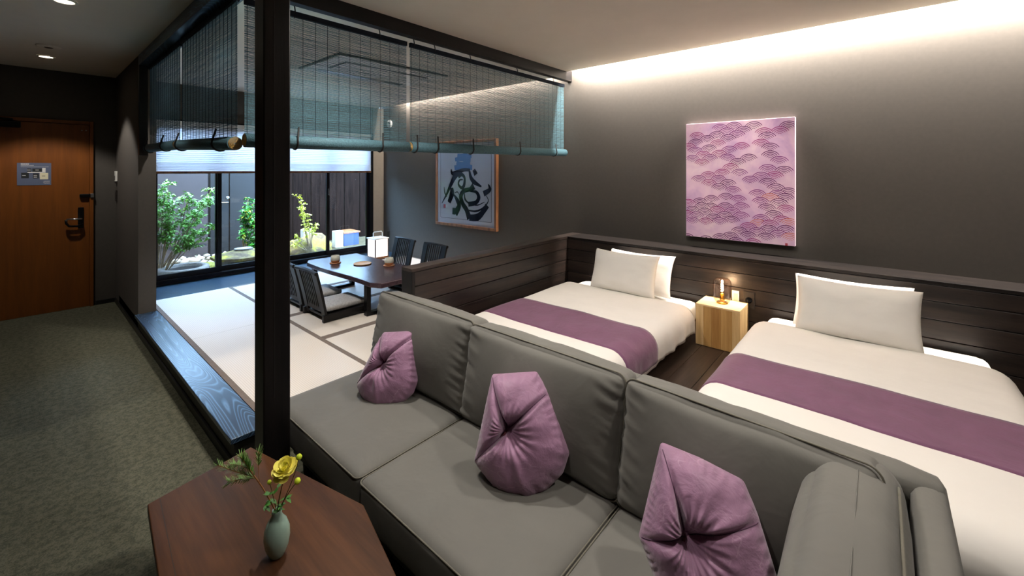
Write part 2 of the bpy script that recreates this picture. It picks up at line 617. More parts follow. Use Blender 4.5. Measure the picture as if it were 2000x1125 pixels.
# ceiling: main, tatami room, and the slot along the right wall that hides the light strip
c = MB().box(XL, 3.73, YB, 2.50, CZ, CZ + 0.25).box(XL, 0.70, 2.50, YD + 0.1, CZ, CZ + 0.25)
c.box(3.73, XW + 0.1, YB, YWIN + 0.1, CZ + 0.17, CZ + 0.25)
struct(c.build('ceiling', 'ceiling_paint'), 'pale ceiling over entrance and sleeping area')
struct(B(0.70, 3.73, 2.50, YWIN + 0.1, TZ, TZ + 0.29).build('ceiling_tatami', 'ceiling_paint'), 'pale ceiling over the tatami room')
for nm, y0, y1 in (('light strip in the ceiling slot over the beds', YB + 0.05, 2.42), ('light strip in the ceiling slot over the tatami room', 2.62, 5.6)):
    st = empty('light_strip', nm, 'light strip', (3.745, y0, CZ + 0.03), 'light strips in the ceiling slot')
    B(3.731, 3.744, y0, y1, CZ + 0.11, CZ + 0.14).build('channel', 'steel', st)
    e = B(3.744, 3.748, y0, y1, CZ + 0.116, CZ + 0.134).build('diffuser', 'downlight_lens', st)
    lo = lamp('cove_light', 'AREA', (3.755, (y0 + y1) / 2, CZ + 0.13), (480 if y0 < 0 else 210) * (y1 - y0) / 4.7, (1.0, 0.93, 0.86), aim=(3.86, (y0 + y1) / 2, CZ - 0.12), shape='RECTANGLE', size=0.02, size_y=y1 - y0)
    # keep the long side along y
    lo.rotation_euler = Matrix((V((0, 1, 0)).cross(V((-0.82, 0, 0.572)).normalized()), V((0, 1, 0)), V((-0.82, 0, 0.572)).normalized())).transposed().to_euler()

# baseboards
struct(MB().box(XL, -0.44, YD - 0.012, YD, 0, 0.045).box(0.52, 0.68, YD - 0.012, YD, 0, 0.045).build('baseboard_door', 'black_paint'), 'thin black baseboard along the door wall')
struct(B(0.668, 0.68, 2.40, YD, 0, 0.045).build('baseboard_left', 'black_paint'), 'thin black baseboard at the foot of the step')

# raised tatami floor: fascia, nosing boards, mats with cloth borders
base = B(0.68, XW, 2.40, YWIN + 0.1, 0, P - 0.052).build('floor_tatami', 'carcass')
struct(base, 'raised tatami floor with dark wooden edge')
B(0.655, 0.815, 2.36, 5.05, P - 0.025, P).build('nosing_board', 'blue_lit_grain_y', base, bevel=0.003)['label'] = 'dark step board with pale grain lines, blue sky sheen in its colour'
B(0.815, 1.70, 2.36, 2.53, P - 0.025, P).build('nosing_board', 'blue_lit_grain_x', base, bevel=0.003)
B(0.806, XW, 5.47, YWIN + 0.02, P - 0.04, P - 0.002).build('floor_board', 'blue_lit_grain_x', base, bevel=0.002)['label'] = 'dark board floor under the window'


def mat_piece(x0, x1, y0, y1, along):
    g = 0.0015
    h = 0.032
    z0, z1 = P - 0.05, P - 0.003
    if along == 'y':
        m = B(x0 + g, x1 - g, y0 + g, y1 - g, z0, z1).build('tatami_mat', 'tatami_y', base)
        for a in (x0 + g, x1 - g - h):
            B(a, a + h, y0 + g, y1 - g, z1 - 0.004, z1 + 0.0015).build('cloth_border', 'heri', m)
    else:
        m = B(x0 + g, x1 - g, y0 + g, y1 - g, z0, z1).build('tatami_mat', 'tatami_x', base)
        for a in (y0 + g, y1 - g - h):
            B(x0 + g, x1 - g, a, a + h, z1 - 0.004, z1 + 0.0015).build('cloth_border', 'heri', m)


for (x0, x1, y0, y1, al) in [(0.817, 1.525, 2.545, 4.0, 'y'), (0.817, 1.525, 4.0, 5.468, 'y'),
                             (1.525, 2.92, 2.545, 3.265, 'x'), (1.525, 2.92, 3.265, 3.985, 'x'), (1.525, 2.92, 3.985, 4.72, 'x'), (1.525, 2.92, 4.72, 5.468, 'x'),
                             (2.92, XW, 2.545, 4.0, 'y'), (2.92, XW, 4.0, 5.468, 'y')]:
    mat_piece(x0, x1, y0, y1, al)

# sleeping area floor of dark planks
sb = B(1.66, XW, YB, 2.40, 0, P - 0.02).build('floor_sleeping', 'carcass')
struct(sb, 'raised dark plank floor between the beds')
y = YB
while y < 2.36:
    y1 = min(y + 0.15, 2.36)
    B(1.66, 3.57, y + 0.001, y1 - 0.001, P - 0.02, P).build('floor_plank', 'floor_plank', sb, bevel=0.0015, seg=1)
    y += 0.15

# headboard wall: planks under a deep ledge
HX, HZ = 3.57, 0.807
hb = B(HX + 0.02, XW, YB, 2.36, P - 0.02, HZ - 0.03).build('headboard_wall', 'carcass')
tag(hb, 'long dark plank headboard with deep ledge behind both beds', 'headboard')
B(HX - 0.006, XW, YB, 2.36, HZ - 0.022, HZ).build('ledge', 'ledge_wood', hb, bevel=0.002)
zs = [P, 0.335, 0.46, 0.575, 0.685, HZ - 0.024]
for a, b in zip(zs, zs[1:]):
    B(HX, HX + 0.02, YB, 2.36, a + 0.002, b - 0.002).build('plank', 'plank_y', hb, bevel=0.003)

# low partition between tatami room and sleeping area
pt = B(1.72, XW, 2.385, 2.455, P - 0.02, HZ - 0.02).build('low_partition', 'carcass')
tag(pt, 'low dark plank partition between the bed and the tatami room', 'partition')
for a, b in zip(zs, zs[1:]):
    B(1.725, HX, 2.362, 2.386, a + 0.002, b - 0.002).build('plank', 'plank_x', pt, bevel=0.003)
    B(1.725, XW, 2.454, 2.474, a + 0.002, b - 0.002).build('plank', 'plank_x', pt, bevel=0.003)
B(1.70, 1.725, 2.36, 2.476, P, HZ - 0.02).build('end_board', 'black_wood', pt, bevel=0.002)
B(1.70, XW, 2.36, 2.476, HZ - 0.022, HZ).build('cap', 'plank_x', pt, bevel=0.002)

# post and ceiling beams
s = 0.108
po = MB().prism([(0.66, 1.95), (0.66 + s, 1.95), (0.66 + s, 1.95 + s), (0.66, 1.95 + s)], 0, CZ).build('wooden_post', 'black_wood', None, bevel=0.006)
tag(po, 'square black wooden post from carpet to ceiling beside the sofa', 'post')
B(0.7, 0.703, 1.9485, 1.9499, 0.5, 2.2).build('drying_crack', 'black_rubber', po)
struct(B(0.68, 0.80, 1.95 + s, 5.05, 2.41, CZ + 0.02).build('trim_2', 'blue_lit_grain_y'), 'dark ceiling beam along the entrance side, blue daylight in its colour')
struct(B(0.80, XW, 2.48, 2.54, 2.41, CZ + 0.02).build('trim_3', 'black_wood_x'), 'black ceiling beam between beds and tatami room')
struct(B(0.68, 0.74, 5.0, 5.052, 1.60, 2.41).build('trim_4', 'black_paint'), 'slim black jamb at the wall end')

# ------------------------------------------------------------------ window with four sliding sashes
win = MB().box(0.9, 3.64, YWIN - 0.03, YWIN + 0.09, 0.19, 0.225).box(0.9, 3.64, YWIN - 0.03, YWIN + 0.09, 2.01, 2.05)
win.box(0.9, 0.945, YWIN - 0.03, YWIN + 0.09, 0.225, 2.01).box(3.585, 3.64, YWIN - 0.03, YWIN + 0.09, 0.225, 2.01)
wo = win.build('window_1', 'black_metal')
struct(wo, 'black framed sliding garden window')
for x0, x1, yy in ((0.945, 1.60, YWIN + 0.012), (1.545, 2.27, YWIN + 0.052), (2.22, 2.97, YWIN + 0.052), (2.91, 3.585, YWIN + 0.012)):
    t = 0.042
    sa = MB().box(x0, x1, yy, yy + 0.03, 0.225, 0.285).box(x0, x1, yy, yy + 0.03, 1.96, 2.01).box(x0, x0 + t, yy, yy + 0.03, 0.285, 1.96).box(x1 - t, x1, yy, yy + 0.03, 0.285, 1.96)
    so = sa.build('sash', 'black_metal', wo)
    B(x0 + t, x1 - t, yy + 0.012, yy + 0.017, 0.285, 1.96).build('pane', 'window_glass', so)
B(2.925, 2.94, YWIN - 0.008, YWIN + 0.012, 1.1, 1.2).build('latch', 'steel', wo)

# white venetian blinds behind the glass line, half lowered: 2 units
for x0, x1, lab in ((0.95, 2.26, 'white slatted window blind over the left pair of panes, beside the wall end'), (2.27, 3.58, 'white slatted window blind beside the beige wall strip')):
    vb = empty('venetian_blind', lab, 'window blind', ((x0 + x1) / 2, YWIN - 0.05, 2.0), 'white slatted window blinds')
    B(x0, x1, YWIN - 0.07, YWIN - 0.035, 1.98, 2.03).build('headrail', 'white_plastic', vb)
    B(x0, x1, YWIN - 0.066, YWIN - 0.036, 1.428, 1.455).build('bottom_rail', 'frame_wood', vb)
    z = 1.46
    i = 0
    me = None
    while z < 1.975:
        if me is None:
            mb = MB()
            pr3 = [(-0.062, 1.455), (-0.0565, 1.464), (-0.0515, 1.476), (-0.048, 1.4895)]     # thin curved slat
            mb.add([(xx_, YWIN + a_, b_) for a_, b_ in pr3 for xx_ in (x0, x1)], [(2 * k_, 2 * k_ + 1, 2 * k_ + 3, 2 * k_ + 2) for k_ in range(3)])
            so = mb.build('slat', 'blind_slat', vb); me = so
        else:
            so = me.copy(); COL.objects.link(so); so.location = me.location + V((0, 0, z - 1.46))
        z += 0.0175 if i < 5 else 0.0235
        i += 1
    for xx in (x0 + 0.06, x1 - 0.06, (x0 + x1) / 2):
        MB().tube([(xx, YWIN - 0.055, 1.44), (xx, YWIN - 0.055, 2.0)], 0.0012, 5).build('cord', 'white_plastic', vb)

# ------------------------------------------------------------------ entrance door
struct(B(-0.45, 0.5, YD - 0.01, YD + 0.12, -0.06, 0.004).build('trim_5', 'steel'), 'metal threshold under the entrance door')
struct(B(-0.6, 0.65, YD + 0.12, YD + 0.2, -0.1, 2.3).build('wall_outer', 'wall_paint'), 'outer wall behind the entrance door')
dr = B(-0.42, 0.47, YD - 0.012, YD + 0.04, 0.004, 1.955).build('door_1', 'door_wood', bevel=0.003)
struct(dr, 'orange brown wooden entrance door')
fr = MB().box(0.47, 0.50, YD - 0.035, YD + 0.06, 0, 1.99).box(-0.45, 0.47, YD - 0.035, YD + 0.06, 1.957, 1.99).box(-0.45, -0.42, YD - 0.035, YD + 0.06, 0, 1.957)
fr.build('door_frame', 'door_wood', dr, bevel=0.003)
h0 = onY(158, 425, YD - 0.02)
hd = B(h0.x - 0.022, h0.x + 0.022, YD - 0.024, YD - 0.012, h0.z - 0.11, h0.z + 0.11).build('handle_plate', 'black_metal', dr, bevel=0.003)
MB().tube([(h0.x, YD - 0.024, h0.z - 0.01), (h0.x, YD - 0.07, h0.z - 0.01), (h0.x - 0.02, YD - 0.075, h0.z - 0.01), (h0.x - 0.11, YD - 0.075, h0.z - 0.005)], 0.009, 10).build('lever', 'steel', hd, smooth=True)
MB().tube([(h0.x + 0.005, YD - 0.02, h0.z - 0.06), (h0.x + 0.005, YD - 0.06, h0.z - 0.07), (h0.x - 0.03, YD - 0.07, h0.z - 0.085), (h0.x - 0.09, YD - 0.07, h0.z - 0.08), (h0.x - 0.11, YD - 0.07, h0.z - 0.05), (h0.x - 0.112, YD - 0.07, h0.z - 0.012)], 0.011, 8).build('guard_loop', 'black_metal', hd, smooth=True)
g0 = onY(168, 382, YD - 0.02)
dg = B(g0.x - 0.05, g0.x + 0.03, YD - 0.045, YD - 0.012, g0.z - 0.018, g0.z + 0.018).build('door_guard', 'black_metal', dr, bevel=0.006)
B(g0.x + 0.03, g0.x + 0.06, YD - 0.05, YD - 0.035, g0.z - 0.022, g0.z + 0.022).build('guard_catch', 'steel', dg, bevel=0.004)
c0 = onY(30, 243, YD - 0.04)
dc = B(c0.x - 0.28, c0.x + 0.035, YD - 0.075, YD - 0.012, c0.z - 0.028, c0.z + 0.028).build('door_closer', 'black_metal', dr, bevel=0.006)
MB().tube([(c0.x - 0.02, YD - 0.045, c0.z + 0.028), (c0.x - 0.02, YD - 0.045, c0.z + 0.05), (c0.x - 0.2, YD - 0.12, c0.z + 0.055)], 0.01, 8).build('closer_arm', 'black_metal', dc)
for px in (160, 168):
    q = onY(px, 255, YD - 0.012)
    MB().lathe([(0.007, 0), (0.006, 0.004)], (0, 0, 0), 12).build('stop_screw', 'steel', dr).matrix_local = Matrix.Translation(q) @ Matrix.Rotation(pi / 2, 4, 'X')

# evacuation plan on the door
a, b = onY(33, 318, YD - 0.014), onY(100, 361, YD - 0.014)
sx0, sx1, sz0, sz1 = a.x, b.x, b.z, a.z
yy = YD - 0.0125
sg = B(sx0, sx1, yy - 0.003, yy, sz0, sz1).build('evacuation_plan', 'sign_blue')
tag(sg, 'blue grey floor plan notice on the brown entrance door', 'notice')


def sgn(u0, u1, v0, v1, mat, name, d=0.0006):
    W, H = sx1 - sx0, sz1 - sz0
    return B(sx0 + u0 * W, sx0 + u1 * W, yy - 0.003 - d, yy - 0.003, sz1 - v1 * H, sz1 - v0 * H).build(name, mat, sg)


sgn(.12, .34, .44, .69, 'sign_dark', 'printed_room'); sgn(.29, .41, .25, .40, 'sign_dark', 'printed_room'); sgn(.44, .72, .25, .40, 'sign_dark', 'printed_room')
sgn(.46, .63, .47, .70, 'sign_dark', 'printed_room')
sgn(.66, .91, .45, .74, 'sign_cream', 'printed_room'); sgn(.30, .74, .405, .45, 'white_plastic', 'printed_corridor'); sgn(.73, .83, .22, .44, 'white_plastic', 'printed_corridor')
sgn(.66, .655, .44, .62, 'white_plastic', 'printed_corridor')
for k, (u0, u1, v) in enumerate([(.11, .35, .04), (.11, .49, .11), (.11, .93, .17), (.78, .96, .82), (.76, .96, .87), (.78, .96, .92)]):
    # rows of tiny print: short strokes
    n = max(3, int((u1 - u0) * 34)); mb = MB(); W, H = sx1 - sx0, sz1 - sz0
    hh = .035 if k == 0 else .012
    for j in range(n):
        uu = u0 + (u1 - u0) * j / n
        mb.box(sx0 + uu * W, sx0 + (uu + (u1 - u0) / n * 0.72) * W, yy - 0.0036, yy - 0.003, sz1 - (v + hh) * H, sz1 - (v - hh * .3) * H)
    o = mb.build('print_line', 'white_plastic', sg); o['kind'] = 'stuff'
for (u, v) in ((.20, .56), (.34, .32), (.58, .32), (.53, .56), (.53, .64), (.77, .59)):
    sgn(u - .05, u + .05, v - .012, v + .012, 'white_plastic' if u < .7 else 'sign_dark', 'print_line', 0.0009)

# wall controls by the door
q = onX(228, 345, 0.678)
cs = B(0.662, 0.68, q.y - 0.04, q.y + 0.04, q.z - 0.05, q.z + 0.06).build('key_card_switch', 'white_plastic', bevel=0.003)
tag(cs, 'white key card switch on the wall beside the entrance door', 'switch')
B(0.6605, 0.6625, q.y - 0.03, q.y + 0.03, q.z - 0.04, q.z + 0.01).build('card_slot', 'dark_plastic', cs)
B(0.664, 0.68, q.y - 0.03, q.y + 0.03, q.z - 0.075, q.z - 0.052).build('lower_lip', 'dark_plastic', cs)
q2 = onX(228, 382, 0.678)
sw = B(0.668, 0.68, q2.y - 0.04, q2.y + 0.04, q2.z - 0.06, q2.z + 0.06).build('switch_plate', 'dark_plastic', bevel=0.003)
tag(sw, 'dark switch plate under the white key card switch', 'switch')
B(0.665, 0.668, q2.y - 0.025, q2.y + 0.025, q2.z - 0.035, q2.z + 0.035).build('rocker', 'dark_plastic', sw, bevel=0.001)


# ------------------------------------------------------------------ downlights
def downlight(x, y, zc, watts, label, aim=None, size=R(110), blend=0.5, col=WARM, r=0.045):
    d = empty('downlight', label, 'downlight', (x, y, zc), 'ceiling downlights')
    MB().lathe([(r + 0.014, -0.001), (r + 0.014, -0.005), (r, -0.008), (r, 0.0)], (x, y, zc), 28, cap=False).build('trim_ring', 'white_plastic', d, smooth=True)
    MB().lathe([(r, -0.0025), (r, -0.0015)], (x, y, zc), 28).build('lens', 'downlight_lens' if zc == CZ else 'white_plastic', d)
    if watts:
        lamp('downlight_lamp', 'SPOT', (x, y, zc - 0.03), watts, col, aim=aim or (x, y, 0), spot_size=size, spot_blend=blend, shadow_soft_size=0.03)
    return d


downlight(0.137, 5.71, CZ, 48, 'small lit ceiling downlight before the entrance door', aim=(0.2, 5.75, 0), size=R(95), blend=0.3)
downlight(0.165, 3.75, CZ, 26, 'ceiling downlight over the carpet beside the step', aim=(0.3, 3.9, 0), size=R(80), blend=0.6)
downlight(0.55, 0.8, CZ, 26, 'ceiling downlight over the hexagonal coffee table', size=R(100), blend=0.6)
downlight(1.2, 1.95, CZ, 90, 'ceiling downlight over the sofa beside the post', size=R(120), blend=0.6)
downlight(1.6, -0.4, CZ, 56, 'ceiling downlight over the bed beyond the sofa arm', size=R(130), blend=0.7)
downlight(2.0, 0.75, CZ, 54, 'ceiling downlight between the beds and the sofa back', size=R(130), blend=0.7)
downlight(1.02, 2.85, TZ, 85, 'added ceiling downlight over the front of the tatami mats', size=R(110), blend=0.4)  # added lamp, out of sight behind the post, brightens the front mats
downlight(1.1, 4.3, TZ, 45, 'added ceiling downlight over the tatami mats beside the entrance', size=R(120), blend=0.4)  # added lamp with an unlit lens, throws light under the blinds onto the carpet

lamp_p = downlight(2.4, 0.9, CZ, 46, 'added ceiling spotlight brightening the wave canvas', aim=(3.8, 0.88, 1.36), size=R(38), blend=0.6)  # added lamp above the view, only to brighten the canvas
df = empty('air_diffuser', 'flat round air diffuser on the entrance ceiling', 'diffuser', (0.14, 5.22, CZ))
MB().lathe([(0.075, 0), (0.075, -0.006), (0.06, -0.012), (0.02, -0.014), (0.0, -0.014)], (0.14, 5.22, CZ), 28, cap=False).build('cover', 'ceiling_paint', df, smooth=True)
MB().lathe([(0.028, -0.0142), (0.018, -0.019), (0.0, -0.019)], (0.14, 5.22, CZ), 20, cap=False).build('grille', 'dark_plastic', df, smooth=True)

# ceiling air conditioner in the tatami room
ac = empty('ceiling_air_conditioner', 'flush ceiling air conditioner panel in the tatami room', 'air conditioner', (2.33, 3.83, TZ))
x0, x1, y0, y1 = 1.74, 2.92, 3.42, 4.24
MB().box(x0, x1, y0, y1, TZ - 0.012, TZ).build('rim', 'dark_plastic', ac, bevel=0.004)
MB().box(x0 + 0.015, x1 - 0.015, y0 + 0.015, y1 - 0.015, TZ - 0.025, TZ - 0.012).build('panel', 'white_plastic', ac, bevel=0.006)
B(x0 + 0.14, x1 - 0.14, y0 + 0.16, y0 + 0.50, TZ - 0.029, TZ - 0.025).build('intake_frame', 'dark_plastic', ac, bevel=0.002)
g = B(x0 + 0.16, x1 - 0.16, y0 + 0.18, y0 + 0.48, TZ - 0.034, TZ - 0.029).build('intake_grille', 'white_plastic', ac, bevel=0.002)
B(x0 + 0.12, x1 - 0.12, y1 - 0.2, y1 - 0.11, TZ - 0.03, TZ - 0.025).build('louver', 'steel', ac, bevel=0.002)

# round wall vent and socket in the tatami room
q = onX(762, 242, XW)
vn = empty('wall_vent', 'round white wall vent high in the tatami room corner', 'vent', q)
mm = Matrix.Translation(q) @ Matrix.Rotation(-pi / 2, 4, 'Y')
o = MB().lathe([(0.062, 0), (0.062, 0.02), (0.05, 0.028), (0.0, 0.028)], (0, 0, 0), 28, cap=False).build('cover', 'white_plastic', vn, smooth=True); o.matrix_local = Matrix.Rotation(-pi / 2, 4, 'Y')
for dz in (-0.02, 0, 0.02):
    MB().box(-0.031, -0.028, -0.035, 0.035, dz - 0.003, dz + 0.003).build('slit', 'dark_plastic', vn).location = (0, 0, 0)


def plate(name, label, cat, x, yc, zc, w, h, mat, detail, dmat):
    p = B(x - 0.008, x, yc - w / 2, yc + w / 2, zc - h / 2, zc + h / 2).build(name, mat, bevel=0.002)
    tag(p, label, cat)
    if detail == 'rocker':
        B(x - 0.011, x - 0.008, yc - w * 0.28, yc + w * 0.28, zc - h * 0.3, zc + h * 0.3).build('rocker', dmat, p, bevel=0.001)
    if detail == 'socket':
        for dz in (-0.016, 0.016):
            f = B(x - 0.0105, x - 0.008, yc - 0.02, yc + 0.02, zc + dz - 0.013, zc + dz + 0.013).build('socket_face', dmat, p, bevel=0.001)
            for dy in (-0.006, 0.006):
                B(x - 0.0109, x - 0.0104, yc + dy - 0.001, yc + dy + 0.001, zc + dz - 0.005, zc + dz + 0.005).build('slot', 'black_rubber', f)
    if detail == 'knob':
        o = MB().lathe([(0.022, 0), (0.022, 0.008), (0.014, 0.01), (0.013, 0.028), (0.0, 0.03)], (0, 0, 0), 24, cap=False).build('dimmer_knob', dmat, p, smooth=True)
        o.matrix_local = Matrix.Translation((x - 0.008, yc, zc)) @ Matrix.Rotation(-pi / 2, 4, 'Y')
    return p


q = onX(1437, 580, HX); plate('switch_plate', 'pale switch plate on the headboard behind the glass lamp', 'switch', HX, q.y, 0.50, 0.05, 0.10, 'white_plastic', 'rocker', 'ceramic_cup')
q = onX(1463, 585, HX); plate('dimmer_switch', 'dark plate with round dimmer knob on the headboard', 'switch', HX, q.y, 0.495, 0.075, 0.125, 'dark_plastic', 'knob', 'black_metal')
q = onX(759, 457, XW); plate('wall_socket', 'dark double wall socket behind the lantern in the tatami room', 'socket', XW, q.y, q.z, 0.07, 0.11, 'dark_plastic', 'socket', 'black_metal')
# ================================================================== reed blinds
def sudare(label, axis, a0, a1, c, zt, zr0, zr1, side, hooks, seed):
    """hanging reed blind from a0 to a1 along axis, in the plane c; zr0/zr1: roll centre height at both ends; side: viewer side sign"""
    rnd = random.Random(seed)
    P3 = (lambda a, d, z: (a, c + d, z)) if axis == 'x' else (lambda a, d, z: (c + d, a, z))
    bl = empty('reed_blind', label, 'reed blind', P3((a0 + a1) / 2, 0, zt), 'teal reed blinds under the ceiling beams')
    rr = 0.037
    # rail
    r = MB(); p, q = P3(a0, -0.012, zt - 0.015), P3(a1, 0.012, zt + 0.015)
    r.box(min(p[0], q[0]), max(p[0], q[0]), min(p[1], q[1]), max(p[1], q[1]), p[2], q[2])
    r.build('top_rail', 'sudare_cord', bl)
    # reeds
    mb = MB(); zb0, zb1 = zr0 + rr * 0.6, zr1 + rr * 0.6
    pitch = 0.0062; n = int((zt - 0.01 - (zb0 + zb1) / 2) / pitch)
    seg = max(6, int((a1 - a0) / 0.16))
    for i in range(n):
        t = (i + 0.5) / n
        h = 0.0016 * rnd.uniform(0.8, 1.25); ph = rnd.uniform(0, 9); vs = []
        for k in range(seg + 1):
            u = k / seg
            a = a0 + (a1 - a0) * u
            z = (zt - 0.01) * (1 - t) + (zb0 * (1 - u) + zb1 * u) * t
            z += 0.0011 * sin(u * (a1 - a0) * 17 + ph) + 0.0007 * noise.noise(V((a * 9, i * 1.7, seed)))
            for dd, dz in ((-0.001, -h), (0.001, -h), (0.001, h), (-0.001, h)):
                vs.append(P3(a, dd, z + dz))
        fs = []
        for k in range(seg):
            for m in range(4):
                fs.append((k * 4 + m, k * 4 + (m + 1) % 4, k * 4 + 4 + (m + 1) % 4, k * 4 + 4 + m))
        mb.add(vs, fs)
    o = mb.build('reeds', 'sudare_teal', bl); o['kind'] = 'stuff'
    # binding strings
    k = 0; a = a0 + 0.012
    while a < a1:
        u = (a - a0) / (a1 - a0); zb = zr0 * (1 - u) + zr1 * u
        MB().tube([P3(a, side * 0.002, zt), P3(a, side * 0.002, zb)], 0.0014, 4, cap=False).build('binding_string', 'sudare_cord', bl)
        a += 0.073; k += 1
    # roll with a spiral end
    dcen = side * 0.012
    rl = MB().tube([P3(a0 - 0.004, dcen, zr0), P3(a1 + 0.004, dcen, zr1)], rr, 22)
    rl.smooth = False
    ro = rl.build('roll', 'sudare_teal', bl, smooth=False)
    for pl in ro.data.polygons:
        pl.use_smooth = len(pl.vertices) == 4
    # fine ribs of the rolled reeds
    for ai, zz, sgn_ in ((a0 - 0.004, zr0, -1), (a1 + 0.004, zr1, 1)):
        sp = []
        for m in range(110):
            th = m * 0.42; rad = 0.004 + (rr - 0.006) * m / 110
            sp.append(P3(ai + sgn_ * 0.001, dcen + rad * cos(th), zz + rad * sin(th)))
        MB().tube(sp, 0.0011, 4).build('spiral_end', 'roll_gold', ro)
    for a in hooks:
        u = (a - a0) / (a1 - a0); zz = zr0 * (1 - u) + zr1 * u
        path = [P3(a + 0.015, side * (0.012 + rr * 0.4), zz + 0.085)]
        for m in range(9):
            th = R(20) - m * R(27)
            path.append(P3(a, dcen + side * (rr + 0.004) * cos(th), zz + (rr + 0.004) * sin(th)))
        MB().tube(path, 0.0055, 7).build('roll_hook', 'black_rubber', bl, smooth=True)
        hk = [P3(a, 0, 2.42), P3(a, side * 0.006, 2.412), P3(a, side * 0.012, zt + 0.02), P3(a, side * 0.012, zt), P3(a, 0, zt - 0.02)]
        MB().tube(hk, 0.0035, 6).build('hanger', 'black_metal', bl)
    return bl


sudare('narrow teal reed blind hanging behind the black post over the tatami', 'x', 0.775, 1.80, 2.565, 2.372, 1.628, 1.634, -1, [0.83, 1.03, 1.58], 1)
sudare('wide teal reed blind hanging over the low partition', 'x', 1.83, 3.80, 2.565, 2.372, 1.636, 1.655, -1, [1.86, 2.05, 2.42, 3.02, 3.6], 2)
sudare('teal reed blind along the entrance side, next to the black post', 'y', 2.60, 3.80, 0.752, 2.392, 1.612, 1.65, -1, [2.86, 3.75], 3)
sudare('teal reed blind along the entrance side, next to the wall end', 'y', 3.86, 4.99, 0.752, 2.392, 1.655, 1.665, -1, [4.25, 4.9], 4)

# ================================================================== low dining set
TX0, TX1, TY0, TY1, TT = 1.93, 2.53, 3.18, 4.6, 0.51
tb = empty('low_table', 'low dark live-edge dining table on tatami', 'table', ((TX0 + TX1) / 2, (TY0 + TY1) / 2, P))
pts = []
for k in range(15):
    t = k / 14; pts.append((TX0 + 0.012 * sin(t * 7) + (0.05 if k in (0, 14) else 0), TY0 + (TY1 - TY0) * t))
for k in range(15):
    t = 1 - k / 14; pts.append((TX1 + 0.012 * sin(t * 5 + 1), TY0 + (TY1 - TY0) * t + (-0.03 if k == 0 else 0)))
MB().prism(pts, TT - 0.042, TT).build('table_top', 'table_wood', tb, bevel=0.006)
for yy in (TY0 + 0.26, TY1 - 0.11):
    f = MB().box(TX0 + 0.07, TX0 + 0.11, yy, yy + 0.05, P + 0.03, TT - 0.042).box(TX1 - 0.11, TX1 - 0.07, yy, yy + 0.05, P + 0.03, TT - 0.042)
    f.box(TX0 + 0.07, TX1 - 0.07, yy, yy + 0.05, P + 0.001, P + 0.03)
    f.build('leg_frame', 'black_metal', tb)
B(2.19, 2.27, TY0 + 0.3, TY1 - 0.3, TT - 0.09, TT - 0.042).build('stretcher', 'black_metal', tb)


def make_chair():
    ch = empty('legless_chair', '', 'chair', (0, 0, 0), 'black slatted floor chairs around the low table', rz=0.0)
    for s in (-1, 1):
        MB().box(-0.02, 0.42, s * 0.19 - 0.016, s * 0.19 + 0.016, 0.0, 0.06).build('side_runner', 'black_wood_x', ch, bevel=0.004)
        # wide tapered side boards of the back
        y0, y1 = (0.13, 0.206) if s > 0 else (-0.206, -0.13)
        mb = MB(); n = 8; vs = []
        for k in range(n + 1):
            t = k / n; z = 0.02 + 0.42 * t; x = 0.015 - 0.075 * t - 0.02 * t * t
            ins = 0.012 * (1 - t)
            for dx, yv in ((-0.011, y0 + (ins if s < 0 else 0)), (0.011, y0 + (ins if s < 0 else 0)), (0.011, y1 - (ins if s > 0 else 0)), (-0.011, y1 - (ins if s > 0 else 0))):
                vs.append((x + dx, yv, z))
        fs = [(k * 4 + m, k * 4 + (m + 1) % 4, k * 4 + 4 + (m + 1) % 4, k * 4 + 4 + m) for k in range(n) for m in range(4)] + [(3, 2, 1, 0), tuple(range(n * 4, n * 4 + 4))]
        mb.add(vs, fs).build('back_post', 'black_wood', ch)
    MB().tube([(-0.082, y, 0.425 + 0.012 * cos(y * 7)) for y in (-0.206, -0.1, 0, 0.1, 0.206)], 0.017, 6).build('top_rail', 'black_wood_x', ch)
    B(-0.006, 0.018, -0.14, 0.14, 0.075, 0.115).build('lower_rail', 'black_wood_x', ch, bevel=0.003)
    for k in range(7):
        y = -0.108 + 0.036 * k
        mb = MB(); vs = []; n = 6
        for j in range(n + 1):
            t = j / n; z = 0.10 + 0.325 * t; tt = (z - 0.02) / 0.42; x = 0.015 - 0.075 * tt - 0.02 * tt * tt
            for dx, dy in ((-0.006, -0.008), (0.006, -0.008), (0.006, 0.008), (-0.006, 0.008)):
                vs.append((x + dx, y + dy, z))
        fs = [(a * 4 + m, a * 4 + (m + 1) % 4, a * 4 + 4 + (m + 1) % 4, a * 4 + 4 + m) for a in range(n) for m in range(4)]
        mb.add(vs, fs).build('slat', 'black_wood', ch)
    B(0.0, 0.42, -0.175, 0.175, 0.035, 0.055).build('seat', 'black_wood_x', ch, bevel=0.003)
    return ch


def make_zab():
    mb = soft_box(MB(), 0.185, 0.165, 0.022, 0.018, 12, (0, 0, 0.012), 0.002, 5, Matrix.Translation((0.215, 0, 0.09)))
    return tag(mb.build('seat_cushion', 'zabuton', smooth=True, weld=True), '', 'cushion', 'grey cushions on the floor chairs')


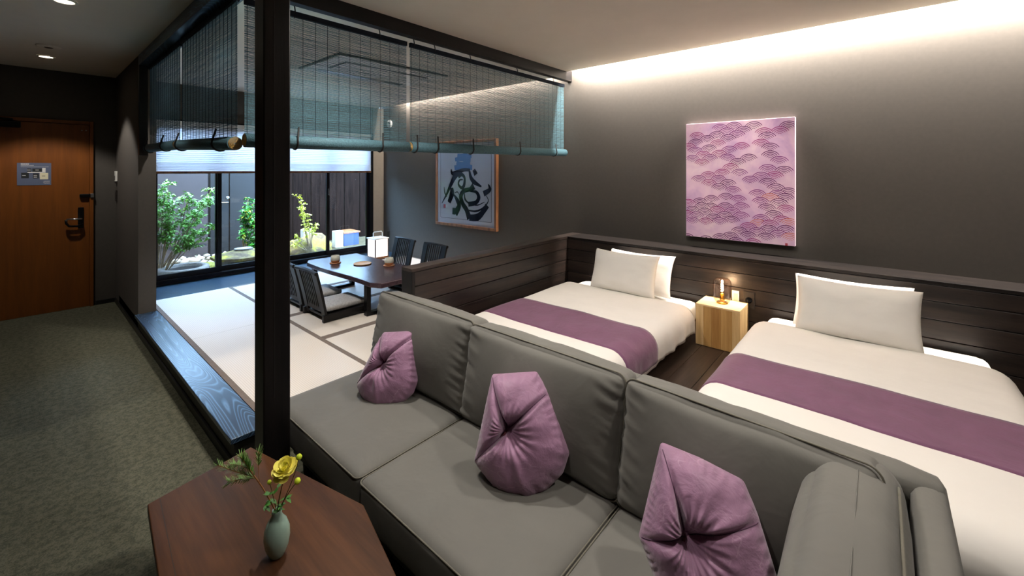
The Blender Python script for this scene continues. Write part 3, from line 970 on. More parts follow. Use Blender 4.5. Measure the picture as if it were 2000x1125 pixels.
proto, zab = make_chair(), make_zab()
spots = [(1.69, 3.77, 0, 'with its back to the step, nearer the low partition'), (1.69, 4.22, 0, 'with its back to the step, behind the black post'),
         (3.06, 3.90, pi, 'against the right wall side, nearer the low partition'), (3.06, 4.50, pi, 'against the right wall side, nearer the paper lantern')]
for i, (x, y, rz, where) in enumerate(spots):
    c = proto if i == 0 else copy_tree(proto)
    c.location = (x, y, P); c.rotation_euler = (0, 0, rz)
    c['label'] = 'black slatted legless chair ' + where
    z_ = zab if i == 0 else copy_tree(zab)
    z_.location = (x, y, P); z_.rotation_euler = (0, 0, rz)
    z_['label'] = 'flat grey cushion on the chair ' + where

# tableware
for (px, py, w) in ((655, 514, 'near the window'), (760, 519, 'near the low partition')):
    q = onZ(px, py, TT)
    cu = empty('tea_cup', 'pale stoneware tea cup on the low table, ' + w, 'cup', (q.x, q.y, TT + 0.008), 'stoneware tea cups on the low table')
    MB().lathe([(0.028, 0.0), (0.042, 0.014), (0.046, 0.04), (0.04, 0.072), (0.037, 0.072), (0.041, 0.04), (0.03, 0.014), (0.0, 0.012)], (q.x, q.y, TT + 0.008), 28, cap=False).build('body', 'ceramic_cup', cu, smooth=True)
    MB().lathe([(0.0295, 0.001), (0.043, 0.0145), (0.0445, 0.026), (0.0448, 0.027)], (q.x, q.y, TT + 0.0075), 28, cap=False).build('bare_clay_foot', 'clay', cu, smooth=True)
    cs = MB().lathe([(0.0, 0), (0.045, 0), (0.056, 0.005), (0.055, 0.009), (0.044, 0.0075), (0.0, 0.0075)], (q.x, q.y, TT), 28, cap=False).build('coaster', 'clay', smooth=True)
    tag(cs, 'small brown saucer under the tea cup ' + w, 'saucer', 'saucers under the tea cups')
q = onZ(708, 516, TT)
tr = empty('round_tray', 'round pale wooden tray in the middle of the low table', 'tray', (q.x, q.y, TT))
MB().lathe([(0.0, 0), (0.075, 0), (0.086, 0.006), (0.084, 0.011), (0.076, 0.008), (0.0, 0.007)], (q.x, q.y, TT), 36, cap=False).build('dish', 'tray_wood', tr, smooth=True)
MB().tube([(q.x + 0.085 * cos(a * pi / 18), q.y + 0.085 * sin(a * pi / 18), TT + 0.0095) for a in range(36)], 0.0028, 6, closed=True).build('rim', 'tray_wood', tr, smooth=True)

# paper lantern
q = V((3.45, 5.63, P))
an = empty('paper_lantern', 'glowing white square paper lantern with carrying handle', 'lantern', q, rz=0.0)
L = 0.105
B(q.x - L - .008, q.x + L + .008, q.y - L - .008, q.y + L + .008, P + 0.0, P + 0.03).build('base', 'frame_wood', an, bevel=0.003)
for sx in (-1, 1):
    for sy in (-1, 1):
        B(q.x + sx * L - 0.006, q.x + sx * L + 0.006, q.y + sy * L - 0.006, q.y + sy * L + 0.006, P + 0.03, P + 0.285).build('corner_post', 'dark_plastic', an)
for (x0, x1, y0, y1) in ((-L + .006, L - .006, -L - .001, -L + .001), (-L + .006, L - .006, L - .001, L + .001), (-L - .001, -L + .001, -L + .006, L - .006), (L - .001, L + .001, -L + .006, L - .006)):
    B(q.x + x0, q.x + x1, q.y + y0, q.y + y1, P + 0.03, P + 0.282).build('paper_side', 'paper_lantern', an)
B(q.x - L - .012, q.x + L + .012, q.y - L - .012, q.y + L + .012, P + 0.285, P + 0.30).build('top_plate', 'white_plastic', an, bevel=0.003)
MB().tube([(q.x - 0.075, q.y, P + 0.30), (q.x - 0.075, q.y, P + 0.37), (q.x - 0.06, q.y, P + 0.385), (q.x + 0.06, q.y, P + 0.385), (q.x + 0.075, q.y, P + 0.37), (q.x + 0.075, q.y, P + 0.30)], 0.006, 8).build('handle', 'white_plastic', an, smooth=True)
#lamp('lantern_light', 'POINT', (q.x + 0.0, q.y - 0.02, P + 0.44), 3.0, (1.0, 0.86, 0.8), shadow_soft_size=0.1)

# ================================================================== pictures
def ribbon(mb, pts, ws, plane, lift):
    """flat brush stroke on the plane x = plane, pts are (y, z)"""
    n = len(pts); L_, R_ = [], []
    for i, p in enumerate(pts):
        a, b = pts[max(i - 1, 0)], pts[min(i + 1, n - 1)]
        d = V((b[0] - a[0], b[1] - a[1], 0)); d = d.normalized() if d.length > 0 else V((1, 0, 0))
        nrm = V((-d.y, d.x, 0))
        L_.append((plane - lift, p[0] + nrm.x * ws[i] / 2, p[1] + nrm.y * ws[i] / 2))
        R_.append((plane - lift, p[0] - nrm.x * ws[i] / 2, p[1] - nrm.y * ws[i] / 2))
    mb.add(L_ + R_, [(i, i + 1, n + i + 1, n + i) for i in range(n - 1)])


def smooth_path(p, ws, sub=6):
    """Catmull-Rom"""
    out = []; ow = []
    for i in range(len(p) - 1):
        p0, p1, p2, p3 = p[max(i - 1, 0)], p[i], p[i + 1], p[min(i + 2, len(p) - 1)]
        for k in range(sub):
            t = k / sub
            out.append(tuple(0.5 * ((2 * p1[c]) + (-p0[c] + p2[c]) * t + (2 * p0[c] - 5 * p1[c] + 4 * p2[c] - p3[c]) * t * t + (-p0[c] + 3 * p1[c] - 3 * p2[c] + p3[c]) * t ** 3) for c in (0, 1)))
            ow.append(ws[i] * (1 - t) + ws[i + 1] * t)
    out.append(p[-1]); ow.append(ws[-1])
    return out, ow


XP = XW - 0.028
a, b = onX(851, 437, XP - .01), onX(970, 452, XP - .01)
fy1, fy0, fz0, fz1 = a.y, b.y, 0.715, 1.86
cf = empty('framed_calligraphy', 'brush calligraphy under glass in a brown wooden frame', 'picture', (XW, (fy0 + fy1) / 2, fz0))
t = 0.036
for (y0, y1, z0, z1) in ((fy0, fy1, fz0, fz0 + t), (fy0, fy1, fz1 - t, fz1), (fy0, fy0 + t, fz0 + t, fz1 - t), (fy1 - t, fy1, fz0 + t, fz1 - t)):
    B(XW - 0.045, XW, y0, y1, z0, z1).build('frame_bar', 'frame_wood', cf, bevel=0.003)
B(XP - 0.002, XW - 0.002, fy0 + t, fy1 - t, fz0 + t, fz1 - t).build('mount', 'mat_board', cf)


def cal(zx, zy):
    q = onX(840 + zx / 5.625, 270 + zy / 5.625, XP - 0.004); return (q.y, q.z)


pa = MB(); cs_ = [cal(118, 175), cal(672, 175), cal(672, 935), cal(118, 872)]
y0_, y1_ = cs_[1][0], cs_[0][0]
pz0 = fz0 + 0.105
sheet = B(XP - 0.004, XP - 0.002, y0_, y1_, pz0, fz1 - 0.1).build('paper_sheet', 'paper', cf)
ln = MB()
for (u0, u1, v0, v1) in ((y0_ - .004, y0_, pz0, fz1 - .1), (y1_, y1_ + .004, pz0, fz1 - .1), (y0_, y1_, pz0 - .004, pz0), (y0_, y1_, fz1 - .1, fz1 - .096)):
    ln.box(XP - 0.0045, XP - 0.002, u0, u1, v0, v1)
ln.build('fine_line', 'ink', cf)
K = 1 / 5.625 / 829 * 7.6
strokes = [
    ([(370, 120), (390, 190), (385, 330)], [40, 55, 50], 1), ([(300, 190), (380, 200), (455, 195)], [30, 40, 30], 1), ([(275, 235), (350, 225), (445, 240)], [30, 42, 35], 1),
    ([(290, 270), (360, 290), (440, 275)], [30, 45, 40], 1), ([(268, 325), (360, 315), (462, 322)], [40, 40, 40], 1), ([(280, 130), (380, 120), (470, 135)], [25, 35, 25], 1),
    ([(232, 340), (245, 385), (310, 375), (370, 348), (440, 350)], [12, 32, 45, 28, 22], 0),
    ([(310, 370), (262, 440), (215, 540), (180, 620), (130, 715)], [55, 45, 32, 20, 5], 0), ([(432, 355), (448, 430), (485, 482), (565, 532)], [18, 34, 40, 12], 0),
    ([(480, 345), (505, 400)], [30, 44], 0), ([(312, 430), (350, 400), (380, 440), (372, 520), (345, 545), (312, 505), (325, 460), (360, 455)], [20, 30, 24, 30, 26, 18, 16, 10], 0),
    ([(238, 545), (240, 610), (208, 705)], [34, 56, 38], 0), ([(262, 620), (298, 680), (318, 745), (275, 830)], [10, 40, 46, 62], 0),
    ([(482, 525), (440, 560), (370, 580), (338, 640), (360, 720), (402, 790), (432, 885)], [62, 34, 38, 44, 42, 46, 56], 0),
    ([(438, 585), (505, 590), (535, 650), (502, 708), (420, 725)], [8, 26, 38, 34, 42], 0), ([(378, 600), (385, 670), (425, 715)], [6, 18, 12], 0),
    ([(430, 872), (520, 868), (590, 800), (628, 738)], [50, 58, 40, 46], 0), ([(415, 790), (500, 802), (580, 768), (640, 690), (612, 625)], [10, 16, 14, 8, 5], 0),
    ([(640, 505), (655, 565), (588, 610)], [8, 34, 46], 0), ([(155, 535), (163, 600), (184, 645)], [5, 14, 8], 0), ([(262, 765), (260, 838)], [34, 36], 0),
    ([(430, 725), (520, 735), (600, 700)], [8, 10, 4], 0), ([(270, 600), (300, 590), (320, 620)], [4, 9, 4], 0)]
mb = MB(); mb2 = MB()
for i, (p, w, blue) in enumerate(strokes):
    pp, ww = smooth_path([cal(*q) for q in p], [v * K for v in w])
    ribbon(mb2 if blue else mb, pp, ww, XP - 0.004, 0.0004 + i * 0.00002)
mb.build('brush_strokes', 'ink', cf)
mb2.build('brush_strokes', 'ink_reflection', cf)
q = cal(160, 745); B(XP - 0.0046, XP - 0.004, q[0] - 0.02, q[0] + 0.02, q[1] - 0.025, q[1] + 0.025).build('red_seal', 'seal_red', cf)
B(XP - 0.0125, XP - 0.010, fy0 + t, fy1 - t, fz0 + t, fz1 - t).build('glass', 'picture_glass', cf)

# pink wave canvas
XC = XW - 0.045
a, b = onX(1340, 244, XC), onX(1553, 480, XC)
cy1, cy0, cz1, cz0 = a.y, b.y, 1.868, 0.897
cv = B(XC, XW - 0.001, cy0, cy1, cz0, cz1).build('wave_canvas', 'canvas_edge', bevel=0.002)
tag(cv, 'pink and purple canvas of overlapping wave scales above the headboard', 'painting')
B(XC - 0.0008, XC, cy0 + 0.002, cy1 - 0.002, cz0 + 0.002, cz1 - 0.002).build('painted_ground', 'pink_canvas', cv)
ap = [(345, 86), (455, 70), (610, 66), (400, 115), (530, 103), (165, 150), (245, 175), (320, 143), (480, 138), (410, 168), (155, 203), (330, 208), (100, 238), (260, 248), (150, 265), (420, 258), (515, 230),
      (215, 298), (340, 290), (130, 330), (270, 325), (405, 320), (205, 360), (572, 320), (485, 354), (430, 395), (500, 438), (365, 438), (255, 458), (335, 488), (180, 488), (260, 520), (410, 520), (340, 552),
      (450, 574), (395, 628), (280, 645), (490, 645), (190, 665), (100, 675), (690, 114), (885, 60), (815, 104), (715, 148), (665, 203), (740, 234), (740, 294), (812, 338), (720, 402), (850, 415), (670, 462),
      (775, 458), (585, 493), (720, 510), (785, 553), (640, 600), (885, 585), (800, 603), (740, 630), (665, 660), (860, 630), (810, 670), (715, 710), (865, 720), (770, 764), (670, 795), (835, 806), (650, 832),
      (740, 838), (890, 825), (570, 858), (640, 898), (730, 878), (500, 893), (810, 918), (570, 930), (710, 940), (430, 932), (350, 945), (475, 975), (610, 985), (95, 945), (240, 962), (205, 702), (275, 705),
      (390, 702), (130, 730), (515, 702), (230, 745), (325, 732), (445, 740), (165, 774), (95, 765), (295, 790), (385, 772), (515, 775), (130, 815), (235, 822), (345, 820), (440, 808), (865, 880), (900, 940)]
units = []
for (zx, zy) in ap:
    q = onX(1320 + zx / 4.019, 220 + zy / 4.019, XC)
    units.append((q.y, q.z))
units.sort(key=lambda u: -u[1])
RAD = 0.068
wv = MB()
rnd = random.Random(4)
for i, (uy, uz) in enumerate(units):
    cc = uz - RAD
    wv.cur = rnd.choices([0, 1, 2, 3], [5, 5, 3, 0.6])[0]
    for k in range(5):
        rr = RAD * (1 - 0.2 * k); wd_ = 0.0060 * (1 - 0.1 * k); n = 22
        span = R(62)
        for j in range(n):
            a0_, a1_ = pi / 2 - span + 2 * span * j / n, pi / 2 - span + 2 * span * (j + 1) / n
            am = (a0_ + a1_) / 2
            my, mz = uy + rr * cos(am), cc + rr * sin(am) * 0.92
            if not (cy0 + .004 < my < cy1 - .004 and cz0 + .004 < mz < cz1 - .004):
                continue
            hid = False
            for (vy, vz) in units[i + 1:]:
                dy, dz = my - vy, (mz - (vz - RAD)) / 0.92
                if dy * dy + dz * dz < RAD * RAD and dz > 0.1 * RAD:
                    hid = True; break
            if hid:
                continue
            taper = 0.45 + 0.55 * cos((am - pi / 2) / span * 1.3)
            q = [(XC - 0.0014, uy + (rr + s * wd_ / 2 * taper) * cos(a), cc + (rr + s * wd_ / 2 * taper) * sin(a) * 0.92) for a in (a0_, a1_) for s in (-1, 1)]
            wv.add(q, [(0, 1, 3, 2)])
wv.build('painted_waves', ['wave_dark', 'wave_mid', 'wave_red', 'wave_gold'], cv)
q = onX(1320 + 868 / 4.019, 220 + 1035 / 4.019, XC)
B(XC - 0.0016, XC - 0.0008, q.y - 0.008, q.y + 0.008, q.z - 0.01, q.z + 0.01).build('painted_seal', 'seal_red', cv)
# ================================================================== beds
def fold(t, lo, hi, r, off):
    if t < lo:
        s_ = lo - t; sg = -1; edge = lo
    elif t > hi:
        s_ = t - hi; sg = 1; edge = hi
    else:
        return t, 0.0
    if s_ < r * pi / 2:
        a = s_ / r
        return edge + sg * (r + off) * sin(a), (r + off) * (1 - cos(a))
    return edge + sg * (r + off), (r + off) + (s_ - r * pi / 2)


def bed(y0, y1, top, lab, seed):
    xh, xf, r = 3.555, 1.82, 0.085
    b = empty('bed', 'low single bed with white sheet ' + lab, 'bed', ((xh + xf) / 2, (y0 + y1) / 2, P), 'single beds along the headboard')
    B(xf + 0.03, xh - 0.005, y0 + 0.02, y1 - 0.02, P + 0.001, 0.27).build('base', 'carcass', b, bevel=0.006)
    soft_box(MB(), (xh - xf) / 2, (y1 - y0) / 2 + 0.045, (top - 0.27) / 2, 0.045, 12, (0, 0, 0), 0.002, seed, Matrix.Translation(((xh + xf) / 2, (y0 + y1) / 2, (top - 0.012 + 0.25) / 2))).build('mattress', 'linen_white', b, smooth=True, weld=True)

    def surf(x, y, off, seedv=0.0, amp=1.0):
        # y first
        yy, dy = fold(y, y0, y1, r, off)
        xx, dx = fold(x, xf, 9, r, off)
        d = dx + dy
        wr = noise.noise(V((x * 3.1 + seed, y * 3.1, 0))) * 0.006 + noise.noise(V((x * 9 + seed, y * 7, 3))) * 0.0025
        if dy > 0.05:
            f = min(1, (dy - 0.05) / 0.12)
            yy += (1 if y > y1 else -1) * f * (0.014 * noise.noise(V((x * 10 + seed, 0, 1))) + 0.008 * noise.noise(V((x * 27, dy * 9, seed)))) * amp
        if dx > 0.05:
            f = min(1, (dx - 0.05) / 0.12)
            xx -= f * 0.014 * noise.noise(V((y * 10 + seed, 0, 1))) * amp
        z = top + off + wr - d
        return V((xx, yy, max(z, P + 0.012 + off)))

    drop = top - P - 0.10 + r * (pi / 2 - 1)
    xd = 3.27
    mb = MB(); mb.smooth = True
    nu, nv = 70, 64
    span_y = (y0 - r * 0 - drop, y1 + drop); span_x = (xf - drop, xd)

    def fn(u, v):
        x = span_x[1] + (span_x[0] - span_x[1]) * u
        y = span_y[0] + (span_y[1] - span_y[0]) * v
        p = surf(x, y, 0.014)
        if u < 0.03:                     # soft rolled head edge
            p.z -= 0.016 * (1 - u / 0.03)
        return p

    mb.grid(fn, nu, nv)
    o = mb.build('duvet', 'duvet_white', smooth=True)
    md = o.modifiers.new('thickness', 'SOLIDIFY'); md.thickness = 0.012; md.offset = -1
    tag(o, 'plump white duvet spread over the bed ' + lab, 'duvet', None)
    ro = MB(); ro.smooth = True
    rx0, rx1 = 2.15, 2.575
    dr2 = drop - 0.02

    def fr(u, v):
        x = rx0 + (rx1 - rx0) * u + 0.012 * noise.noise(V((v * 3, seed, u)))
        y = (y0 - dr2) + (y1 - y0 + 2 * dr2) * v
        p = surf(x, y, 0.024)
        return p

    ro.grid(fr, 18, 72)
    o = ro.build('bed_runner', 'runner_purple', smooth=True)
    md = o.modifiers.new('thickness', 'SOLIDIFY'); md.thickness = 0.005; md.offset = 1
    tag(o, 'dark purple cloth runner across the bed ' + lab, 'bed runner')


BT = 0.44
bed(1.15, 2.10, BT, 'beside the low partition', 1.3)
bed(-0.41, 0.56, BT, 'beyond the sofa arm', 6.1)


def pillow(name, label, origin, xa, za, w, h, t, seed, group):
    fm = frame(origin, xa, za); mb = MB(); mb.smooth = True
    n = 22
    for sd in (-1, 1):
        def fn(u, v, sd=sd):
            a, b = (sin((u - .5) * pi) * .5 + (u * 2 - 1) * .5), (sin((v - .5) * pi) * .5 + (v * 2 - 1) * .5)
            x = w / 2 * a * (1 - 0.05 * (1 - b * b)); z = h / 2 * b * (1 - 0.10 * (1 - a * a) * (1 if b > 0 else 0.4))
            th = t / 2 * (max(0, 1 - abs(a) ** 3.0) * max(0, 1 - abs(b) ** 3.0)) ** 0.55
            e = max(abs(a), abs(b))
            y = sd * th + 0.006 * noise.noise(V((a * 3 + seed, b * 3, sd))) * (1 if e < 0.98 else 0.0) + 0.0035 * noise.noise(V((a * 9 + seed, b * 5, sd)))* (1 if e < .98 else 0)
            y += 0.02 * (abs(a) ** 6) * (abs(b) ** 6) * 1.0
            return fm @ V((x, y, z + h / 2))
        mb.grid(fn, n, n)
    o = mb.build(name, 'linen_white', smooth=True, weld=True)
    return tag(o, label, 'pillow', group)


for (yc, lab, w, sh) in ((1.625, 'beside the low partition', 0.58, -0.07), (0.115, 'beyond the sofa arm', 0.60, 0.03)):
    pillow('pillow', 'white pillow in front on the bed ' + lab, (3.235, yc, BT + 0.012), (0, -1, 0), (0.33, 0, 1), w, 0.345, 0.15, yc, 'white pillows leaning on the headboard')
    pillow('pillow', 'white pillow behind the front one on the bed ' + lab, (3.375, yc + sh, BT + 0.004), (0, -1, 0), (0.36, 0, 1), w, 0.342, 0.12, yc + 5, 'white pillows leaning on the headboard')

# ================================================================== nightstand and lamp
nx0, nx1, ny0, ny1, nz = 3.30, 3.55, 0.745, 1.045, 0.476
ns = empty('bedside_block', 'pale wooden block bedside table between the beds', 'bedside table', ((nx0 + nx1) / 2, (ny0 + ny1) / 2, P))
edges = [ny0, ny0 + 0.05, ny0 + 0.125, ny0 + 0.19, ny0 + 0.245, ny1]
wood('stave_a', (176, 132, 74), (202, 160, 100), 'z', 0.5)
wood('stave_b', (206, 168, 112), (230, 198, 146), 'z', 0.5)
wood('stave_c', (158, 112, 58), (190, 144, 84), 'z', 0.5)
for k, (a, b) in enumerate(zip(edges, edges[1:])):
    B(nx0, nx1, a, b, P + 0.002, nz - 0.012).build('stave', ('stave_b', 'stave_a', 'stave_c', 'stave_a', 'stave_b')[k], ns, bevel=0.0012, seg=1)
B(nx0, nx1, ny0, ny1, nz - 0.012, nz).build('top', 'pale_wood_top', ns, bevel=0.002)

lx, ly = 3.425, 0.893
lp = empty('glass_lamp', 'lit smoked glass dome lamp with brass holder on the bedside block', 'lamp', (lx, ly, nz))
gl = [(0.030, 0.006), (0.050, 0.016), (0.061, 0.04), (0.063, 0.075), (0.063, 0.145), (0.058, 0.168), (0.044, 0.183), (0.0, 0.187)]
MB().lathe(gl, (lx, ly, nz), 40, cap=False).build('glass_dome', 'smoke_glass', lp, smooth=True)
MB().lathe([(0.0, 0), (0.036, 0), (0.040, 0.004), (0.036, 0.010), (0.020, 0.014), (0.0, 0.014)], (lx, ly, nz), 32, cap=False).build('base', 'brass', lp, smooth=True)
MB().lathe([(0.017, 0.014), (0.017, 0.070), (0.012, 0.074), (0.0, 0.074)], (lx, ly, nz), 28, cap=False).build('bulb_holder', 'brass', lp, smooth=True)
bu = MB().lathe([(0.011, 0.074), (0.016, 0.09), (0.017, 0.12), (0.014, 0.148), (0.006, 0.16), (0.0, 0.161)], (lx, ly, nz), 24, cap=False).build('bulb', 'picture_glass', lp, smooth=True)
fp = [(lx + 0.007 * cos(a * 0.9), ly + 0.007 * sin(a * 0.9), nz + 0.085 + 0.0024 * a) for a in range(26)]
MB().tube(fp, 0.003, 6).build('filament', 'filament', bu)
lamp('bulb_light', 'POINT', (lx, ly, nz + 0.12), 4.0, (1.0, 0.74, 0.46), shadow_soft_size=0.012)

# ================================================================== sofa
sf = empty('sofa', 'three seat grey green fabric sofa with arm at one end', 'sofa', (1.2, 1.0, 0))
S0, S1 = -0.06, 2.20
B(0.86, 1.54, S0 - 0.04, S1 - 0.04, 0.09, 0.205).build('base_frame', 'carcass', sf, bevel=0.01)
for (x, y) in ((0.9, S1 - 0.12), (1.5, S1 - 0.12), (0.9, 0.0), (1.5, 0.0)):
    MB().lathe([(0.02, 0.0), (0.026, 0.09)], (x, y, 0), 16).build('leg', 'black_metal', sf, smooth=False)
soft_box(MB(), 0.055, (S1 - 0.06 + 0.125) / 2, 0.30, 0.04, 14, (0.004, 0, 0), 0.0015, 2, Matrix.Translation((1.53, (S1 - 0.06 - 0.125) / 2, 0.385))).build('back_frame', 'sofa_fabric', sf, smooth=True, weld=True)
soft_box(MB(), 0.36, 0.036, 0.29, 0.03, 14, (0, 0.003, 0), 0.0015, 3, Matrix.Translation((1.225, -0.093, 0.38))).build('arm', 'sofa_fabric', sf, smooth=True, weld=True)


def pipe_rect(xf, hx, hz, y, rc=0.03, n=6, bulge=0.0):
    pts = []
    for (cx, cz, a0) in ((hx - rc, hz - rc, 0), (-hx + rc, hz - rc, 90), (-hx + rc, -hz + rc, 180), (hx - rc, -hz + rc, 270)):
        for k in range(n + 1):
            a = R(a0 + 90 * k / n)
            pts.append((cx + rc * cos(a), cz + rc * sin(a)))
    return [xf @ V((p[0], y, p[1])) for p in pts]


cut = [S1, 1.425, 0.66, S0]
for k in range(3):
    ya, yb = cut[k], cut[k + 1]
    hy = (ya - yb) / 2 - 0.004
    x0 = 0.79
    c = V(((x0 + 1.40) / 2, (ya + yb) / 2, 0.282))
    m = soft_box(MB(), (1.40 - x0) / 2, hy, 0.078, 0.028, 20, (0.006, 0.004, 0.014), 0.0035, 10 + k, Matrix.Translation(c)).build('seat_cushion', 'sofa_fabric', sf, smooth=True, weld=True)
    pr_ = pipe_rect(Matrix.Translation(c) @ Matrix.Rotation(pi / 2, 4, 'X'), (1.40 - x0) / 2 - 0.001, hy - 0.001, 0.066, 0.025)
    MB().tube(pr_, 0.0028, 5, closed=True).build('welt', 'piping', m, smooth=True)
    # back cushion
    lean = 0.16
    w = hy + 0.004
    if k == 2:
        w -= 0.03
    fm = frame((1.375, (ya + yb) / 2 - (0.02 if k == 0 else 0) + (0.03 if k == 2 else 0), (0.562, 0.553, 0.543)[k]), (0, -1, -0.02 if k == 2 else 0), (lean, 0, 1))
    m = soft_box(MB(), w - 0.002, 0.07, 0.200, 0.035, 48, (0.004, 0.052, 0.016), 0.006, 20 + k, fm, 0.02, 0.018).build('back_cushion', 'sofa_fabric', sf, smooth=True, weld=True)
    for yv in (-0.050,):
        MB().tube(pipe_rect(fm, w + 0.004, 0.206, yv, 0.035), 0.003, 5, closed=True).build('welt', 'piping', m, smooth=True)
fm = Matrix.Translation((1.15, 0.066, 0.535)) @ Matrix.Rotation(R(7), 4, 'X')
m = soft_box(MB(), 0.345, 0.098, 0.182, 0.06, 20, (0.02, 0.012, 0.025), 0.005, 31, fm).build('arm_cushion', 'sofa_fabric', sf, smooth=True, weld=True)
MB().tube([fm @ V((0.25 - 0.5 * k / 14 , -0.080, 0.166 + 0.008 * (1 - (0.72 * (k / 7 - 1)) ** 2))) for k in range(15)], 0.0035, 6).build('welt', 'piping', m, smooth=True)
MB().tube([fm @ V((0.25 - 0.5 * k / 14 , 0.0, 0.183 + 0.025 * (1 - (0.72 * (k / 7 - 1)) ** 2))) for k in range(15)], 0.0014, 5).build('seam', 'sofa_fabric', m, smooth=True)


# ================================================================== purple tufted cushions
def ojami(label, px, py, depth_x, corners, tuft, seam_to, ridge_to, T, n_dir, seed, tips):
    sc2 = depth_x / 1.12
    corners = [(a * sc2, b * sc2) for a, b in corners]; seam_to = [(a * sc2, b * sc2) for a, b in seam_to]; ridge_to = [(a * sc2, b * sc2) for a, b in ridge_to]; tuft = (tuft[0] * sc2, tuft[1] * sc2)
    c = onX(px, py, depth_x)
    n = V(n_dir).normalized()
    u = _R - n * _R.dot(n); u.normalize()
    v = n.cross(u); v.normalize()
    if v.z < 0: v = -v
    tv = V((tuft[0], tuft[1], 0))
    cs = [V((a, b, 0)) - tv for a, b in corners]
    angs = [math.atan2(b * sc2 - tuft[1], a * sc2 - tuft[0]) for a, b in tips]

    def rad(th):
        d = V((cos(th), sin(th), 0)); best = 1e9
        for i in range(len(cs)):
            p, q = cs[i], cs[(i + 1) % len(cs)]
            e = q - p; den = d.x * e.y - d.y * e.x
            if abs(den) < 1e-9: continue
            t = (p.x * e.y - p.y * e.x) / den; s_ = (p.x * d.y - p.y * d.x) / den
            if t > 0 and -1e-6 <= s_ <= 1 + 1e-6:
                best = min(best, t)
        return best

    NA, NR = 220, 30
    # smooth outline
    rr = [rad(2 * pi * k / NA) for k in range(NA)]
    rs = [(rr[k - 1] + rr[k] * 2 + rr[(k + 1) % NA]) / 4 for k in range(NA)]
    seam_a = [math.atan2(b - tuft[1], a - tuft[0]) for a, b in seam_to]
    ridge_a = [math.atan2(b - tuft[1], a - tuft[0]) for a, b in ridge_to]

    def adiff(a, b):
        return (a - b + pi) % (2 * pi) - pi

    def pos(k, j, side):
        th = 2 * pi * k / NA; rho = j / NR
        rho = rho ** 0.85
        R0 = rs[k % NA]
        d = rho * R0
        corner = max(math.exp(-(adiff(th, a) / 0.22) ** 2) for a in angs)
        if side > 0:
            h = T * (max(0, 1 - rho ** 2.6)) ** 0.62 * (1 - 0.62 * math.exp(-(rho / 0.20) ** 2) - 0.14 * math.exp(-(rho / 0.5) ** 2))
            for a in seam_a:
                x_ = abs(adiff(th, a)) * d
                h -= T * 0.42 * math.exp(-(x_ / 0.008) ** 2) * max(0, 1 - rho) ** 0.6 * (0.4 + 0.6 * math.exp(-rho * 1.2)) * min(1, rho * 6)
                # each panel swells on one side of its seam
                s_ = adiff(th, a) * d
                h += T * 0.12 * math.exp(-((s_ - 0.03) / 0.028) ** 2) * (1 - rho) * min(1, rho * 5)
            for a in ridge_a:
                x_ = abs(adiff(th, a)) * d
                h += T * 0.10 * math.exp(-(x_ / 0.016) ** 2) * (1 - rho * 0.4) * min(1, rho * 3)
            h *= 1 - 0.25 * corner * rho
            h += 0.0035 * noise.noise(V((d * cos(th) * 22 + seed, d * sin(th) * 22, 0))) * (1 - rho ** 6)
            # radiating gathers near the tuft and at the hem
            h += 0.0022 * sin(th * 23 + seed) * math.exp(-((rho - 0.3) / 0.18) ** 2)
            h += 0.0022 * sin(th * 41 + seed) * math.exp(-((rho - 0.93) / 0.07) ** 2)
        else:
            h = -T * 0.6 * (max(0, 1 - rho ** 3)) ** 0.6 * (1 - 0.2 * corner * rho)
        p = V((cos(th) * d, sin(th) * d, 0)) + tv
        return c + u * p.x + v * p.y + n * h

    mb = MB(); mb.smooth = True
    for side in (1, -1):
        vs = [pos(0, 0, side)] + [pos(k, j, side) for j in range(1, NR + 1) for k in range(NA)]
        fs = [(0, 1 + k, 1 + (k + 1) % NA) for k in range(NA)]
        for j in range(NR - 1):
            for k in range(NA):
                a, b = 1 + j * NA + k, 1 + j * NA + (k + 1) % NA
                fs.append((a, a + NA, b + NA, b))
        if side < 0: fs = [f[::-1] for f in fs]
        mb.add(vs, fs)
    o = mb.build('tufted_cushion', 'purple_silk', smooth=True, weld=True)
    tag(o, label, 'cushion', 'purple tufted cushions on the sofa')
    for a in seam_a:
        ka = int(round(a / (2 * pi) * NA)) % NA
        MB().tube([pos(ka, j, 1) + n * 0.0004 for j in range(1, NR - 1)], 0.0013, 5).build('seam', 'purple_seam', o, smooth=True)
    tc = pos(0, 0, 1) + n * 0.006
    for k in range(5):
        a = R(215 + k * 7); L_ = 0.042
        MB().tube([tc, tc + (u * cos(a) + v * sin(a)) * L_ * 0.5 + n * 0.009, tc + (u * cos(a) + v * sin(a)) * L_ + n * 0.010], 0.0011, 5).build('tassel_thread', 'tassel', o)
    return o


ND = (-0.80, -0.46, 0.40)
ojami('purple tufted cushion on the seat beside the black post', 762, 716, 1.19,
      [(-.05, .151), (.111, .155), (.124, .092), (.136, -.013), (.141, -.063), (.126, -.108), (.08, -.15), (.01, -.175), (-.042, -.178), (-.097, -.15), (-.139, -.105), (-.153, -.076)], (-.027, .012),
      [(-.05, .151), (.078, .100), (-.153, -.076)], [(-.021, -.165)], 0.092, ND, 1.0, [(-.05, .151), (.111, .155), (-.153, -.076)])
ojami('purple tufted cushion on the middle seat', 1018, 846, 1.19,
      [(-.105, .182), (.058, .192), (.098, .128), (.142, .017), (.163, -.05), (.138, -.109), (.085, -.155), (.033, -.182), (-.033, -.184), (-.088, -.159), (-.138, -.112), (-.163, -.086)], (-.042, .0125),
      [(-.105, .182), (.085, .115), (-.163, -.086)], [(.033, -.182)], 0.104, ND, 3.0, [(-.105, .182), (.058, .192), (-.163, -.086)])
